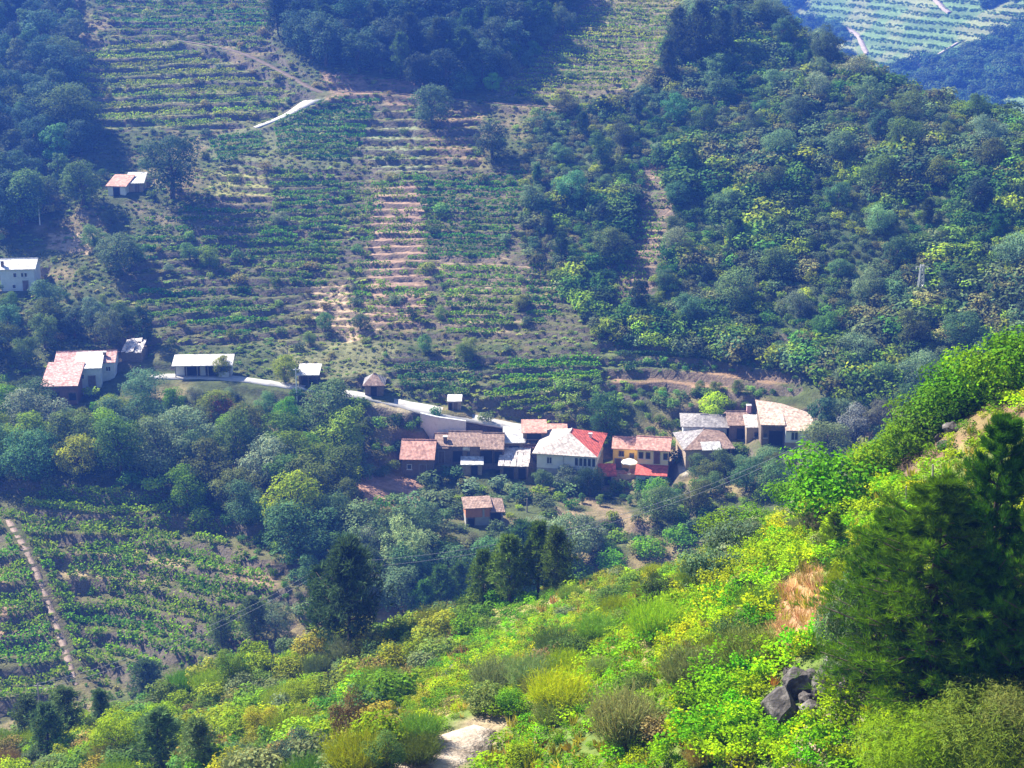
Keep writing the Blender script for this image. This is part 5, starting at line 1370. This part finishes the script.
# vines: the largest 300 as plants, the rest as one mass
def vines(poly, spacing, cols, label, group, maxn, seed, hr=(.95, 1.5), holes=()):
    q = poisson(poly, spacing, holes, maxn, seed, False)
    for p in q:
        o = bush('vine', p, random.uniform(*hr), random.uniform(.95, 1.3), jit(random.choice(cols), .15), label, group, 'vine', 'vine')
    return q
vines([(655,768),(690,700),(780,655),(850,640),(862,690),(840,768)], 0.85, [Gv, Gv, Lm], 'low bright green vine in the plot around the rocks', 'vines in the plot around the rocks', 190, 71, holes=ROCKH)
vines([(650,650),(690,590),(760,545),(830,510),(880,490),(900,500),(860,560),(775,580),(760,640),(700,650)], 1.35, [Yv, Lm, Gv, (.24, .26, .04)], 'yellowing vine on the old plot above the bracken', 'yellowing vines above the bracken', 170, 72)
def cover_near(*a, **k): return cover(*a, far=False, **k)
cover_near('low_vines', [(380,720),(420,690),(520,635),(600,580),(640,565),(600,610),(520,660),(440,700)], 1.15, (.5, .9), [Lm, Gv, Yv, (.22,.24,.06)], 'vines on the long strip left of the broom bushes', 'vines', 'vine', 73, 420, wr=(1.1, 1.5))
cover_near('meadow_ferns', [(480,790),(520,690),(620,620),(720,570),(850,500),(1030,420),(1060,480),(1060,790)], 0.8, (.25, .7), [(.20,.31,.03), (.24,.31,.04), (.14,.24,.035), (.27,.25,.07)], 'knee-high ferns and weeds over the sunny slope', 'ferns', 'fern', 74, 5200, wr=(1.0, 1.7), holes=ROCKH + [[(765,650),(780,580),(820,560),(835,610),(810,650)], [(420,790),(440,740),(505,712),(520,725),(470,790)]])
cover_near('slope_weeds', [(380,790),(410,700),(420,625),(480,590),(600,555),(720,515),(830,470),(930,415),(1040,385),(1060,790)], 0.75, (.35, .95), [(.13,.25,.028), (.20,.30,.03), (.09,.17,.03), (.23,.28,.04)], 'leafy weeds and brambles over the sunny slope', 'weeds', 'weed', 78, 4200, wr=(1.1, 1.9), holes=ROCKH + [[(765,650),(780,580),(820,560),(835,610),(810,650)], [(410,790),(440,740),(505,712),(520,725),(470,790)]])
cover_near('dry_bracken', [(768,652),(776,592),(815,562),(836,600),(812,648)], 0.5, (.4, .9), [(.36,.25,.14), (.42,.31,.19), (.30,.24,.10), (.36,.30,.14)], 'dry orange-brown bracken patch left of the pines', 'bracken', 'feather', 75, 600, wr=(.9, 1.4), mat='dryleaf')
cover_near('dry_grass', [(380,790),(380,700),(600,575),(800,520),(1040,400),(1060,470),(1060,560),(900,560),(760,640),(620,720),(520,790)], 0.9, (.35, .85), [(.36,.27,.12), (.31,.27,.10), (.25,.27,.06)], 'tufts of dry grass on the sunny slope', 'grass', 'tuft', 76, 4200, holes=[BANKH], wr=(.9, 1.4), mat='dryleaf')
cover_near('thicket_floor', [(-10,750),(100,722),(200,682),(290,630),(400,640),(480,600),(470,650),(400,700),(380,790),(-10,790)], 1.3, (.5, 1.2), AUT, 'low brush under the autumn-tinted thicket', 'brush', 'small', 77, 1500)

# rocks
def rock(px, py, wpx, hpx, label, seed, group=None, deep=.9):
    p = at(px, py)
    while p[1] > 112 and px > 700: py += 2; p = at(px, py)
    s = mpp(p); r = np.random.default_rng(seed)
    bm = bmesh.new()
    for k in range(26):
        d = unit(r.normal(size=3)); d[2] *= .9; bm.verts.new(d * r.uniform(.75, 1.1))
    bmesh.ops.convex_hull(bm, input=bm.verts)
    for v in [v for v in bm.verts if not v.link_faces]: bm.verts.remove(v)
    bmesh.ops.subdivide_edges(bm, edges=bm.edges[:], cuts=2, use_grid_fill=True)
    for v in bm.verts:
        c = np.array(v.co); k = 1 + (float(vnoise(c[0] * 3 + seed, c[1] * 3 + c[2] * 2.3, 1, 2, seed)) - .5) * .28
        v.co = Vector((c[0] * k * wpx * s * .62, c[1] * k * wpx * s * .5 * deep, c[2] * k * hpx * s * .72))
    me = bpy.data.meshes.new('rock'); bm.to_mesh(me); bm.free(); me.materials.append(M['rock'])
    o = link('rock', me, None, (p[0], p[1], p[2] + hpx * s * .25), r.uniform(0, 6))
    return tag(o, label, 'rock', group)
rock(780, 720, 40, 40, 'dark upright rock topped by a dry red tuft', 1)
rock(798, 694, 32, 34, 'dark boulder behind the tufted rock', 2)
rock(826, 692, 42, 34, 'grey slabby boulder in the middle of the outcrop', 3)
rock(848, 690, 28, 24, 'small grey boulder at the pine end of the outcrop', 4)
rock(836, 668, 32, 20, 'flat rock at the top of the outcrop', 5)
rock(812, 716, 28, 20, 'low dark rock below the slabby boulder', 6)
rock(745, 732, 14, 10, 'small pale stone among the green vines', 7)
rock(742, 764, 26, 14, 'pale flat stone at the lower edge of the vines', 8)
rock(838, 728, 18, 8, 'flat pale stone below the outcrop', 9)
rock(908, 446, 34, 26, 'dark rock below the crest thicket', 10); rock(932, 430, 26, 26, 'dark square rock under the lowest crest bush', 11); rock(960, 418, 26, 22, 'brown rock between the crest bushes', 12)
rock(988, 398, 24, 14, 'pale rock slab on top of the crest', 13); rock(1012, 390, 20, 12, 'white-grey rock at the highest point of the crest', 14); rock(952, 432, 22, 12, 'low rock beside the dry bank', 15); rock(945, 448, 14, 10, 'small grey stone below the crest rocks', 16)
rock(448, 678, 22, 10, 'grey rock outcrop on the vine strip', 17); rock(456, 672, 14, 10, 'small grey rock beside the outcrop on the vine strip', 18); rock(400, 712, 10, 6, 'small stone beside the bare soil patch', 19)
p = at(773, 700); bush('feather', (p[0], p[1], p[2] + 16 * mpp(p)), .6, .9, (.22, .11, .06), 'dry red-brown tuft growing on the upright rock', None, 'dry_tuft', 'plant')

for i, (x, y, w_, h) in enumerate([(900,440,16,12),(922,436,18,12),(938,440,12,9),(972,408,16,12),(1000,400,14,10),(884,452,14,10),(908,450,20,9),(955,422,12,9),(1020,398,16,9)]):
    rock(x, y, w_, h, 'dark broken rock in the crumbling bank under the crest thicket', 30 + i, 'rocks in the bank under the crest')
for i, (x, y, w_, h) in enumerate([(805,702,16,14),(812,678,16,12),(838,700,14,10),(768,728,12,8),(852,672,14,10),(790,676,14,10)]):
    rock(x, y, w_, h, 'smaller rock wedged between the boulders of the outcrop', 50 + i, 'small rocks of the outcrop')
for x, y, h, w_ in [(925,425,34,1.2),(944,418,44,1.1),(885,470,34,1.2),(760,530,26,1.3),(730,530,22,1.3),(680,545,20,1.4),(650,556,20,1.4),(610,570,20,1.4),(575,582,22,1.4),(500,606,24,1.3),(470,614,22,1.3),(535,594,20,1.4),(440,622,24,1.2)]:
    putb('fine' if x > 700 else 'mid', x, y, h, w_, jit((.085, .15, .028), .2), 'leafy bush on the very edge of the near crest', group='bushes on the edge of the near crest', near=x > 700)
for x, y, h, w_, lab in [(572,664,30,1.2,'dark rounded shrub between the two broom bushes on the terrace edge'), (738,646,32,1.2,'dark rounded shrub left of the dry bracken'), (756,662,26,1.2,'low dark shrub under the dry bracken'), (640,694,24,1.3,'dark shrub above the grey-green broom'), (480,706,24,1.2,'dark shrub beyond the end of the footpath'), (694,722,20,1.3,'small dark shrub at the edge of the green vines'), (396,668,26,1.3,'dark shrub right of the lone tall pine'), (660,600,26,1.3,'dark shrub below the grey-green bushes'), (612,606,22,1.4,'dark shrub on the upper terrace edge')]:
    putb('fine', x, y, h, w_, jit((.045, .078, .024), .15), lab)
# posts
for x, y, h in [(702,596,16),(710,592,14),(722,585,12),(745,588,14),(783,560,14),(751,592,12),(806,560,10),(905,508,22),(932,484,20),(849,472,18)]:
    p = at(x, y); hh = h * mpp(p) * 1.05
    o = MB().tube([(0, 0, -.3), (.02, .01, hh * .6), (.03, -.02, hh)], [.05, .045, .04], 6).build('vine_post', M['greywood'], loc=p, rotz=random.uniform(0, 6))
    tag(o, 'weathered wooden post among the yellowing vines', 'post', 'posts among the yellowing vines')

# ------------------------------------------------------------------ pylon, poles, cables
p = at(920, 298); h = 34 * mpp(p)
py = thing('pylon', 'pale lattice power pylon standing in the dark scrub', 'pylon', p)
m = MB()
for sx in (-1, 1):
    for sy in (-1, 1): m.tube([(sx * .55, sy * .55, -.5), (sx * .22, sy * .22, h)], [.15, .13], 4)
m.build('legs', M['metal'], py); m = MB()
for i in range(7):
    z0 = h * i / 7; z1 = h * (i + 1) / 7; a = .55 - .33 * i / 7; b = .55 - .33 * (i + 1) / 7
    m.tube([(-a, -a, z0), (b, -b, z1)], [.07, .07], 4); m.tube([(a, -a, z0), (-b, -b, z1)], [.07, .07], 4); m.tube([(-a, a, z0), (b, b, z1)], [.07, .07], 4); m.tube([(a, -a, z0), (b, b, z1)], [.07, .07], 4)
m.build('bracing', M['metal'], py)
for z in (h * .93,): MB().box(-1.1, 1.1, -.06, .06, z, z + .14).build('crossarm', M['metal'], py)
for x in (-1.0, 0, 1.0): MB().tube([(x, 0, h * .93), (x, 0, h * .93 - .35)], [.07, .07], 6).build('insulator', M['white'], py)
ptop = p + np.array([0, 0, h])

def pole(px, py_, hpx, label, arm=True, mat='greywood'):
    p = at(px, py_); h = hpx * mpp(p) * 1.04
    t = thing('utility_pole', label, 'pole', p)
    MB().tube([(0, 0, -.5), (0, 0, h)], [.13, .09], 7).build('shaft', M[mat], t)
    if arm: MB().box(-.5, .5, -.05, .05, h - .35, h - .23).build('crossarm', M[mat], t)
    return p + np.array([0, 0, h])
A = pole(40, 225, 28, 'grey utility pole left of the field barns', mat='concwall')
Bp = pole(297, 402, 34, 'utility pole beside the roadside carport', mat='concwall')
pole(422, 350, 22, 'pole on the terraces above the vine pergola'); pole(555, 395, 12, 'short post between the vine rows', False); pole(288, 372, 22, 'thin pole above the carport', False)
Cp = pole(800, 478, 34, 'wooden power pole below the big tiled house'); Dp = pole(330, 640, 80, 'wooden power pole hidden among trees at the stream hollow'); Ep = pole(40, 712, 30, 'wooden power pole at the bottom of the lower vineyard')
pole(527, 512, 14, 'thin post on the orchard terrace', False)
def cable(a, b, sag, label, off=0.0, r=.028):
    t = np.linspace(0, 1, 24); q = np.outer(1 - t, a) + np.outer(t, b); q[:, 2] -= sag * 4 * t * (1 - t) - off * 0; q[:, 0] += off * .3; q[:, 2] += off
    tag(MB().tube([tuple(x) for x in q], [r] * 24, 5).build('cable', M['thincable' if r < .025 else 'cable']), label, 'cable', 'power cables')
for k in (0.0, -.9):
    cable(Ep, Dp, 2.0, 'power cable strung over the lower vineyard', k); cable(Dp, Cp, 4.0, 'power cable strung below the village', k)
e2 = at(700, 330); cable(ptop, np.array(at(690, 318)) + np.array([0, 0, 7]), 2.0, 'thin cable running from the lattice pylon', -.4, .02)

# ------------------------------------------------------------------ far valley side: trees as one mass
r = np.random.default_rng(91)
px = r.uniform(740, 1060, 2600); pyy = r.uniform(-60, 160, 2600); q, ok = far_cast(px, pyy)
dens = vnoise(q[:, 0], q[:, 1], 45, 2, 44)
inw = inpoly(px, pyy, [(870, 110), (880, 75), (960, 55), (1030, 20), (1060, 30), (1040, 90), (1000, 100), (1024, 200), (880, 140)]) | inpoly(px, pyy, [(775, 10), (840, 30), (850, 50), (790, 40)])
ok &= (inw | (dens > .635)) & ~inpoly(px, pyy, [(840, 20), (870, 50), (872, 62), (850, 60)])
q = q[ok]; n = len(q); hh = r.uniform(4, 9, n)
stuff('distant_woods', 'small', q - np.array([0, 0, .5]), np.stack([hh * 1.1, hh * 1.1, hh], 1), r.random(n) * 6.28, np.array([(.08, .13, .055)]) * r.uniform(.7, 1.6, (n, 1)), r.integers(0, 4, n), 'woods and hedges on the far valley side', 'woods')

px = r.uniform(740, 1060, 26000); pyy = r.uniform(-30, 150, 26000); q, ok = far_cast(px, pyy)
q[:, 1] += r.uniform(-1.6, 1.6, len(q)); q[:, 2] = far_h(q[:, 0], q[:, 1])
q = q[ok & (np.sin(q[:, 2] / .55) > .1) & (vnoise(q[:, 0], q[:, 1], 45, 2, 44) < .62)]; n = len(q); hh = r.uniform(.6, 1.0, n)
stuff('distant_vines', 'clump', q, np.stack([hh * 1.8, hh * 1.8, hh], 1), r.random(n) * 6.28, np.array([(.15, .25, .075)]) * r.uniform(.85, 1.15, (n, 1)), r.integers(0, 3, n), 'vineyard rows on the far valley side', 'vineyard')

# ------------------------------------------------------------------ the air
hb = MB(); hb.box(-480, 960, -12, 1530, float(min(GZ.min(), fz.min())) - 1.5, float(max(GZ.max(), fz.max(), CAM[2])) + 14)
hz, t, out = new_mat('haze')
pv = N(t, "ShaderNodeVolumePrincipled", inp={"Density": HAZE_DENSITY, "Anisotropy": 0.25}); pv.inputs["Color"].default_value = HAZE_COLOR
t.links.new(pv.outputs[0], out.inputs["Volume"])
hb.build('haze', hz, kind='stuff', label='thin blue haze filling the valley air', category='haze')
